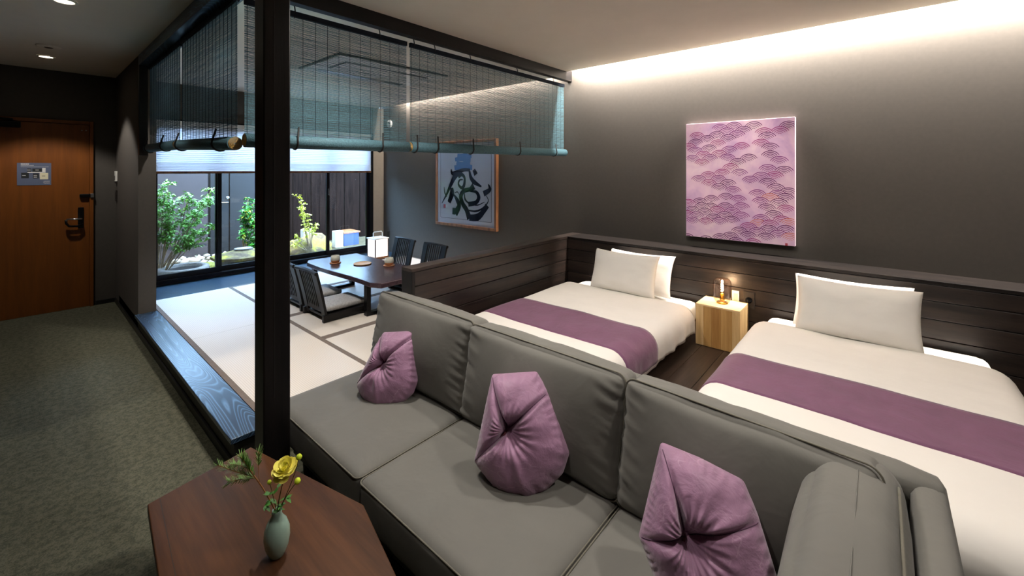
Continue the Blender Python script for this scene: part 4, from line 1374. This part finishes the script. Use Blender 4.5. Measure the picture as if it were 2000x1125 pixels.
ojami('purple tufted cushion beside the sofa arm cushion', 1366, 1028, 1.15,
      [(-.066, .18), (.029, .146), (.126, .10), (.143, .035), (.158, -.094), (.15, -.14), (.09, -.185), (.0, -.195), (-.08, -.172), (-.117, -.13), (-.143, -.05), (-.152, -.026)], (-.04, -.016),
      [(-.066, .18), (.08, .01), (-.152, -.026)], [(-.05, -.18)], 0.098, (-0.80, -0.42, 0.45), 5.0, [(-.066, .18), (.126, .10), (-.152, -.026)])

# ================================================================== coffee table
CT = 0.35
hexp = [(0.273, 1.855), (0.604, 1.923), (0.747, 1.307), (0.633, 0.83), (0.33, 0.83), (0.225, 1.257)]
ct = empty('coffee_table', 'hexagonal brown wooden coffee table before the sofa', 'coffee table', (0.48, 1.35, 0))
MB().prism(hexp[::-1], CT - 0.03, CT).build('table_top', 'coffee_wood', ct, bevel=0.003)
d = (V((*hexp[5], 0)) - V((*hexp[0], 0))).normalized(); nn = V((-d.y, d.x, 0))
if nn.x < 0: nn = -nn
a, b = V((*hexp[0], 0)) + nn * 0.032, V((*hexp[5], 0)) + nn * 0.034
MB().prism([(a.x, a.y), (b.x, b.y), (b.x + nn.x * 0.0014, b.y), (a.x + nn.x * 0.0014, a.y)], CT - 0.002, CT + 0.0004).build('board_joint', 'carcass', ct)
cx_, cy_ = 0.48, 1.35
for k in (0, 1, 2, 3, 4, 5):
    x, y = hexp[k]; x = cx_ + (x - cx_) * 0.8; y = cy_ + (y - cy_) * 0.8
    MB().tube([(x, y, 0), (x, y, CT - 0.03)], 0.016, 10).build('leg', 'black_metal', ct)
pts = [(cx_ + (x - cx_) * 0.8, cy_ + (y - cy_) * 0.8, CT - 0.045) for x, y in hexp]
MB().tube(pts, 0.010, 8, closed=True).build('under_frame', 'black_metal', ct)


def at(px, py, w):
    return _C + ray(px, py) * w


vb_ = onZ(541, 1084, CT); vw = vb_.dot(_F)
va = empty('bud_vase', 'small celadon green bud vase on the coffee table', 'vase', vb_)
prof = [(0.0, 0.0), (0.017, 0.0), (0.021, 0.004), (0.031, 0.03), (0.0345, 0.055), (0.033, 0.078), (0.025, 0.1), (0.0155, 0.113), (0.0125, 0.122), (0.0135, 0.132), (0.0115, 0.132), (0.0105, 0.122), (0.0, 0.11)]
MB().lathe(prof, vb_, 36, cap=False).build('body', 'celadon', va, smooth=True)
fl = empty('flower_arrangement', 'yellow ranunculus with buds and a needle sprig in the vase', 'flowers', vb_ + V((0, 0, 0.115)))
mouth = vb_ + V((0, 0, 0.118))


def blade(mb, p, d, up, L_, W_, curl=0.2, n=4):
    d = d.normalized(); s_ = d.cross(up).normalized(); nn_ = s_.cross(d)
    vs = []
    for k in range(n + 1):
        t = k / n; w = W_ * sin(pi * (0.08 + 0.92 * t) ** 0.8) * 0.5 if t < 1 else 0.0005
        q = p + d * L_ * t + nn_ * curl * L_ * t * t
        vs += [q - s_ * w, q + s_ * w]
    mb.add(vs, [(2 * k, 2 * k + 1, 2 * k + 3, 2 * k + 2) for k in range(n)])


def petal_mesh(mb, p, d, up, L_, W_, curl):
    d = d.normalized(); s_ = d.cross(up).normalized(); nn_ = s_.cross(d)
    prof = [(0, .25), (.2, .6), (.4, .88), (.6, 1), (.78, .98), (.9, .8), (.97, .5), (1.0, .2)]
    vs = []
    for t, w in prof:
        q = p + d * L_ * t + nn_ * curl * L_ * t * t
        w = W_ * w / 2
        vs += [q - s_ * w + nn_ * w * .25, q - nn_ * w * .1, q + s_ * w + nn_ * w * .25]
    mb.add(vs, [(3 * k + c, 3 * k + c + 1, 3 * k + c + 4, 3 * k + c + 3) for k in range(len(prof) - 1) for c in (0, 1)])


def curve3(p0, p1, p2, n=8):
    return [p0 * (1 - t) ** 2 + p1 * 2 * t * (1 - t) + p2 * t * t for t in [k / n for k in range(n + 1)]]


rnd = random.Random(3)
bloom = at(558, 917, vw + 0.0)
MB().tube(curve3(mouth, at(545, 965, vw), bloom - V((0, 0, 0.012))), 0.0017, 6).build('flower_stem', 'stem', fl, smooth=True)
fb = None
for ring, (cnt, L_, W_, el) in enumerate([(9, 0.036, 0.030, -0.1), (10, 0.034, 0.028, 0.25), (9, 0.030, 0.026, 0.6), (8, 0.024, 0.020, 0.95), (6, 0.017, 0.014, 1.25)]):
    for k in range(cnt):
        a = 2 * pi * (k + 0.5 * ring) / cnt + rnd.uniform(-.15, .15); e = el + rnd.uniform(-.12, .12)
        d = V((cos(a) * cos(e), sin(a) * cos(e), sin(e)))
        tilt = Matrix.Rotation(R(28), 3, V((0.6, -0.8, 0)).normalized())
        d = tilt @ V(d); up = tilt @ V((0, 0, 1))
        mb = MB(); mb.smooth = True; petal_mesh(mb, bloom, d, up + V((0.01, 0.013, 0)), L_ * rnd.uniform(.86, 1.08), W_ * 0.95, rnd.uniform(0.1, 0.4))
        mb.build('petal', 'petal', fl)
MB().lathe([(0, -0.004), (0.005, -0.001), (0.006, 0.004), (0.0, 0.007)], bloom + V((0, 0, 0.008)), 12, cap=False).build('flower_heart', 'bud', fl, smooth=True)
for (px, py, r, dz, bend) in ((584, 893, 0.0085, 0, (578, 930)), (581, 940, 0.009, 0, (562, 960)), (526, 942, 0.006, 0, (534, 965))):
    q = at(px, py, vw)
    MB().tube(curve3(mouth, at(*bend, vw), q), 0.0012, 6).build('bud_stem', 'stem', fl, smooth=True)
    MB().lathe([(0, -r), (r * .8, -r * .5), (r, 0.1 * r), (r * .7, r * .8), (r * .2, r * 1.15), (0, r * 1.2)], q, 14, cap=False).build('bud', 'bud', fl, smooth=True)
    for k in range(4):
        a = k * pi / 2 + 0.4; mb = MB(); blade(mb, q - V((0, 0, r)), V((cos(a), sin(a), 0.9)), V((0, 0, 1)), r * 1.7, r * .9, 0.1); mb.build('sepal', 'vase_leaf', fl)
for (px, py, n_) in ((525, 966, 6), (519, 988, 5), (531, 975, 4), (560, 972, 6), (553, 986, 5), (541, 995, 5), (543, 952, 3)):
    c = at(px, py, vw + rnd.uniform(-.01, .01))
    for k in range(n_):
        a = rnd.uniform(0, 2 * pi); d = V((cos(a), sin(a), rnd.uniform(-.5, .5))); mb = MB(); mb.smooth = True
        blade(mb, c, d, V((0.1, 0, 1)), rnd.uniform(.014, .022), rnd.uniform(.009, .013), -0.2); mb.build('leaf', 'vase_leaf', fl)
main = curve3(mouth, at(520, 960, vw), at(497, 930, vw)) + curve3(at(497, 930, vw), at(485, 912, vw), at(470, 893, vw))[1:]
MB().tube(main, 0.0018, 6).build('sprig_stem', 'twig', fl, smooth=True)
nd = MB()
subs = [main[8:], curve3(at(497, 932, vw), at(470, 925, vw - .01), at(424, 908, vw - .02), 12), curve3(at(498, 934, vw), at(470, 935, vw + .02), at(444, 942, vw + .02), 10), curve3(at(490, 920, vw), at(480, 905, vw), at(473, 894, vw), 8),
        curve3(at(485, 915, vw), at(460, 905, vw + .015), at(450, 908, vw + .02), 8), curve3(at(507, 942, vw), at(503, 910, vw + .01), at(505, 882, vw + .01), 8)]
for si, s_ in enumerate(subs[1:]):
    MB().tube(s_, 0.0009, 5).build('sprig_twig', 'twig', fl, smooth=True)
for si, s_ in enumerate(subs):
    for k in range(1, len(s_)):
        if si == 5 and k < 5: continue
        for m in range(13):
            t = rnd.random(); p = s_[k - 1].lerp(s_[k], t); ax = (s_[k] - s_[k - 1]).normalized()
            rd = V((rnd.gauss(0, 1), rnd.gauss(0, 1), rnd.gauss(0, 1))); rd = (rd - ax * rd.dot(ax)).normalized()
            blade(nd, p, ax * 0.8 + rd * 0.7, V((rnd.random(), 0.3, 1)), rnd.uniform(.014, .026), 0.0023, 0.1, 3)
o = nd.build('needles', 'needle', fl); o['kind'] = 'stuff'
# ================================================================== garden outside the window
GZ = 0.06
struct(B(0.81, 6.5, YWIN + 0.12, 10.2, -0.2, GZ - 0.02).build('ground', 'soil'), 'mossy garden soil outside the window')
YF = 8.3
struct(B(0.69, 1.98, YF, YF + 0.12, 0, 1.9).build('wall_garden', 'garden_wall'), 'lavender grey garden wall')
struct(B(0.69, 0.80, YD + 0.12, YF, 0, 1.9).build('wall_garden_side', 'garden_wall'), 'side wall of the garden')
struct(B(1.98, 3.0, YF + 0.06, YF + 0.18, 0, 2.2).build('wall_garden_door', 'garden_door'), 'dark wall around the garden door')
gd = B(2.02, 2.28, YF + 0.03, YF + 0.06, 0.06, 2.1).build('door_2', 'garden_door', bevel=0.004)
struct(gd, 'dark grey garden door with steel lever')
B(2.30, 2.96, YF + 0.03, YF + 0.058, 0.06, 2.1).build('door_leaf', 'garden_door', gd, bevel=0.004)
hq = onY(445, 395, YF + 0.02)
MB().tube([(hq.x, YF + 0.03, hq.z), (hq.x, YF - 0.02, hq.z), (hq.x - 0.12, YF - 0.02, hq.z)], 0.012, 10).build('lever', 'steel', gd, smooth=True)
o = MB().lathe([(0.026, 0), (0.026, 0.012), (0.0, 0.014)], (0, 0, 0), 20, cap=False).build('lock', 'steel', gd, smooth=True)
o.matrix_local = Matrix.Translation((hq.x, YF + 0.03, hq.z + 0.075)) @ Matrix.Rotation(pi / 2, 4, 'X')
for zz in (0.30, 0.33):
    pass
MB().tube([(1.3, YF - 0.03, 0.32), (1.95, YF - 0.03, 0.32)], 0.008, 6).build('pipe', 'steel', gd)
MB().tube([(2.62, YF - 0.0, 0.12), (2.62, YF - 0.0, 0.34), (2.9, YF - 0.0, 0.34)], 0.008, 6).build('pipe', 'steel', gd)
fn_ = B(3.0, 6.4, YF + 0.1, YF + 0.14, 0.05, 1.85).build('plank_fence', 'carcass')
tag(fn_, 'tall dark vertical plank fence closing the garden', 'fence')
x = 3.0
k = 0
while x < 6.3:
    w = 0.17
    yo = YF + (0.085 if k % 2 else 0.07)
    B(x + 0.004, x + w - 0.004, yo, yo + 0.02, 0.05, 1.85).build('plank', 'fence_wood', fn_, bevel=0.003, seg=1)
    x += w; k += 1
struct(B(6.4, 6.5, YWIN + 0.12, YF + 0.2, 0, 1.9).build('wall_garden_right', 'garden_wall'), 'far side wall of the garden')


def blob(name, label, cat, c, r, mat, seed, group=None, flat=1.0, sub=3, rough=0.25):
    bm = bmesh.new(); bmesh.ops.create_icosphere(bm, subdivisions=sub, radius=1.0)
    for v in bm.verts:
        d = v.co.normalized()
        f = 1 + rough * noise.noise(d * 1.6 + V((seed, seed, 0))) + rough * 0.4 * noise.noise(d * 4 + V((0, seed, 0)))
        v.co = V((d.x * r[0] * f, d.y * r[1] * f, d.z * r[2] * f))
    me = bpy.data.meshes.new(name); bm.to_mesh(me); bm.free()
    me.materials.append(M[mat])
    for p in me.polygons: p.use_smooth = True
    o = bpy.data.objects.new(name, me); COL.objects.link(o); o.location = c; WORLD[o.name] = V(c)
    return tag(o, label, cat, group)


# moss mounds and rocks
blob('moss_mound', 'low mossy mound at the foot of the feathery shrub', 'moss mound', (1.15, 6.5, GZ), (0.42, 0.22, 0.13), 'moss', 2)
blob('moss_mound', 'low mossy mound behind the flat stone lantern', 'moss mound', (2.50, 7.9, GZ), (0.24, 0.18, 0.12), 'moss_rock', 5)
blob('moss_mound', 'low mossy mound between the stone basin and the flat stone', 'moss mound', (1.72, 7.3, GZ - 0.02), (0.22, 0.18, 0.1), 'moss', 8)
blob('mossy_boulder', 'large mossy boulder beside the white stone posts', 'boulder', (3.24, 7.56, GZ + 0.02), (0.42, 0.28, 0.25), 'moss_rock', 11, rough=0.3)
blob('boulder', 'brown boulder in front of the mossy boulder', 'boulder', (2.84, 6.82, GZ), (0.26, 0.16, 0.10), 'granite', 14)
rnd = random.Random(9)
for k in range(20):
    t = k / 19
    px = 333 + 112 * t; py = (496, 502, 508)[k % 3] + rnd.uniform(-.8, .8)
    q = onZ(px, py, GZ + 0.05)
    r = rnd.uniform(0.045, 0.078)
    blob('white_stone', 'rough white stone in the heap behind the stone basin', 'stone', (q.x, q.y, GZ + r * 0.35), (r, r * rnd.uniform(.7, 1), r * rnd.uniform(.6, .85)), 'stone_white', k * 3.3, 'white stones behind the stone basin', sub=2, rough=0.5)
for k, (px, py, lab) in enumerate(((512, 495, 'pale stone on the moss behind the flat stone lantern'), (580, 482, 'pale stone beside the mossy boulder'))):
    q = onZ(px, py, GZ + 0.05)
    blob('pale_rock', lab, 'stone', (q.x, q.y, GZ + 0.05), (0.14, 0.1, 0.1), 'stone_white', 40 + k, sub=2, rough=0.4)

# water basin
bc = onZ(362, 534, GZ); bc = V((1.36, 6.82, GZ))
bs = empty('stone_basin', 'round hollow stone water basin under the shrub', 'basin', bc)
MB().lathe([(0.22, 0.0), (0.27, 0.03), (0.285, 0.1), (0.275, 0.15), (0.24, 0.163), (0.205, 0.155), (0.19, 0.12), (0.1, 0.09), (0.0, 0.085)], bc, 36, cap=False).build('bowl', 'granite', bs, smooth=True)
MB().lathe([(0.0, 0.125), (0.192, 0.125)], bc, 36, cap=False).build('water', 'black_metal', bs)

# flat stone lantern: octagonal slab on a block
sc_ = V((2.06, 6.86, GZ))
sl = empty('stone_lantern', 'low stone lantern with mossy octagonal slab roof', 'stone lantern', sc_)
oc = [(sc_.x + 0.40 * cos(R(22.5 + 45 * k)), sc_.y + 0.36 * sin(R(22.5 + 45 * k))) for k in range(8)]
oi = [(sc_.x + 0.15 * cos(R(22.5 + 45 * k)), sc_.y + 0.13 * sin(R(22.5 + 45 * k))) for k in range(8)]
B(sc_.x - 0.24, sc_.x + 0.24, sc_.y - 0.2, sc_.y + 0.2, GZ, GZ + 0.17).build('block', 'granite', sl, bevel=0.01)
m_ = MB()
vs = [(x, y, GZ + 0.17) for x, y in oc] + [(x, y, GZ + 0.21) for x, y in oc] + [(x, y, GZ + 0.27) for x, y in oi]
m_.add(vs, [tuple(range(8))[::-1]] + [(k, (k + 1) % 8, 8 + (k + 1) % 8, 8 + k) for k in range(8)] + [(8 + k, 8 + (k + 1) % 8, 16 + (k + 1) % 8, 16 + k) for k in range(8)] + [tuple(range(16, 24))])
m_.build('slab_roof', 'moss_rock', sl, bevel=0.006)
MB().prism([(sc_.x + (x - sc_.x) * 0.8, sc_.y + (y - sc_.y) * 0.8) for x, y in oi], GZ + 0.265, GZ + 0.30).build('finial', 'granite', sl, bevel=0.008)

# white stone posts, and a box standing in for a window reflection
for (px0, px1, pt_, yy, lab) in ((593, 611, 449, 7.75, 'white stone post half hidden by the yellow green maple'), (655, 671, 452, 7.5, 'white stone post beside the blue reflection box'), (613, 622, 458, 8.1, 'small white stone post behind the mossy boulder')):
    a, b = onY(px0, pt_, yy), onY(px1, pt_, yy)
    o = B(a.x, b.x, yy, yy + (b.x - a.x) * 0.9, GZ - 0.02, a.z).build('stone_post', 'pale_stone', bevel=0.015, seg=3)
    tag(o, lab, 'stone post', 'white stone posts in the garden')
a, b = onY(672, 457, 7.6), onY(701, 486, 7.6)
bx = B(a.x + 0.0, b.x, 7.6, 7.95, GZ - 0.02, a.z).build('reflection_box', 'blue_reflection', bevel=0.004)
tag(bx, 'blue box with brown lid standing in for a window reflection', 'box')
B(a.x - 0.01, b.x + 0.02, 7.58, 7.97, a.z, a.z + 0.03).build('reflection_box_lid', 'frame_wood', bx, bevel=0.003)


# plants
def leaf(mb, p, d, up, L_, W_):
    d = d.normalized(); s_ = d.cross(up)
    if s_.length < 1e-4: s_ = V((1, 0, 0))
    s_.normalize(); nn_ = s_.cross(d)
    mb.add([p, p + d * L_ * .4 - s_ * W_ / 2 + nn_ * L_ * .06, p + d * L_ * .4 + s_ * W_ / 2 + nn_ * L_ * .06, p + d * L_ - nn_ * L_ * .12, p + d * L_ * .45], [(0, 1, 4), (0, 4, 2), (1, 3, 4), (4, 3, 2)])


def plant(name, label, base, stems, crown, leaves, size, mats, seed, twig_r=0.008, droop=0.3):
    """stems rise from base to points in the crown; leaves gather in sprays along the outer twigs"""
    rnd = random.Random(seed)
    pl = empty(name, label, 'shrub', base)
    tips = []
    for k in range(stems):
        cx, cy, cz, r = crown[k % len(crown)]
        tip = V((cx + rnd.gauss(0, r * .45), cy + rnd.gauss(0, r * .45), cz + rnd.gauss(0, r * .4)))
        mid = base.lerp(tip, 0.5) + V((rnd.uniform(-.08, .08), rnd.uniform(-.05, .05), 0.03))
        path = curve3(base + V((rnd.uniform(-.04, .04), rnd.uniform(-.04, .04), -0.02)), mid, tip, 9)
        MB().tube(path, [twig_r * (1 - 0.07 * i) for i in range(10)], 6).build('stem', mats[0], pl, smooth=True)
        for i in range(6, 10):
            for m in range(3):
                d = V((rnd.gauss(0, 1), rnd.gauss(0, 1), rnd.gauss(0.2, .6))).normalized()
                tips.append((path[i], path[i] + d * rnd.uniform(.05, .16) * (r / 0.2)))
    tw = MB()
    for a, b in tips:
        tw.tube([a, b], [0.003, 0.0012], 4)
    o = tw.build('twigs', mats[0], pl); o['kind'] = 'stuff'
    lm = MB()
    for k in range(leaves):
        a, b = rnd.choice(tips); t = rnd.uniform(.3, 1.15)
        p = a.lerp(b, t) + V((rnd.gauss(0, .012), rnd.gauss(0, .012), rnd.gauss(0, .008)))
        d = (b - a).normalized() * .6 + V((rnd.gauss(0, .8), rnd.gauss(0, .8), rnd.gauss(-droop, .35)))
        s_ = rnd.uniform(.7, 1.25)
        lm.cur = 1 if (len(mats) > 2 and rnd.random() < mats[3]) else 0
        leaf(lm, p, d, V((rnd.gauss(0, .3), rnd.gauss(0, .3), 1)), size[0] * s_, size[1] * s_)
    o = lm.build('foliage', [mats[1]] + ([mats[2]] if len(mats) > 2 else [mats[1]]), pl); o['kind'] = 'stuff'
    return pl


def pq(px, py, Y): return onY(px, py, Y)


cr = []
for (px, py, r) in ((330, 375, .14), (365, 385, .13), (405, 370, .11), (345, 420, .15), (390, 420, .14), (320, 445, .12), (412, 440, .09), (375, 470, .1), (325, 400, .12), (400, 395, .12), (310, 380, .1), (340, 360, .1), (385, 450, .09)):
    q = pq(px, py, 6.95 + 0.2 * sin(px)); cr.append((q.x, q.y, q.z, r))
plant('feathery_shrub', 'tall feathery green shrub leaning over the stone basin', V((1.13, 6.95, GZ)), 24, cr, 3400, (0.056, 0.024), ('bark', 'leaf_fresh'), 5, 0.007)
cr = []
for (px, py, r) in ((487, 395, .08), (480, 410, .08), (490, 430, .1), (480, 450, .07), (492, 470, .08), (505, 400, .1), (510, 440, .12), (500, 480, .09), (486, 490, .07)):
    q = pq(px, py, 7.55); cr.append((q.x, q.y, q.z, r))
plant('camellia_shrub', 'dense glossy green shrub with yellow leaves beside the garden door', onZ(478, 497, GZ), 14, cr, 1500, (0.062, 0.034), ('bark', 'leaf_glossy', 'leaf_lime', 0.12), 8, 0.011)
cr = []
for (px, py, r) in ((590, 385, .06), (580, 385, .05), (594, 400, .05), (600, 415, .06), (588, 405, .05), (605, 440, .07), (617, 438, .05), (578, 465, .08), (572, 470, .08), (595, 448, .05)):
    q = pq(px, py, 7.05); cr.append((q.x, q.y, q.z, r))
plant('maple_sapling', 'slender yellow green maple sapling before the plank fence', onZ(606, 493, GZ), 10, cr, 520, (0.042, 0.03), ('bark', 'leaf_lime'), 11, 0.008)
for (px, py, s_, lab) in ((386, 500, 11, 'small green tufted plant behind the stone basin'), (420, 492, 12, 'small green tufted plant near the flat stone lantern')):
    q = onZ(px, py, GZ); rnd = random.Random(s_)
    g = MB()
    for k in range(46):
        a = rnd.uniform(0, 2 * pi)
        blade(g, q, V((cos(a), sin(a), rnd.uniform(.3, 1.4))), V((0.02, 0.01, 1)), rnd.uniform(.12, .24), 0.012, -0.35, 4)
    o = g.build('tufted_plant', 'leaf_glossy'); tag(o, lab, 'plant', 'small tufted garden plants')
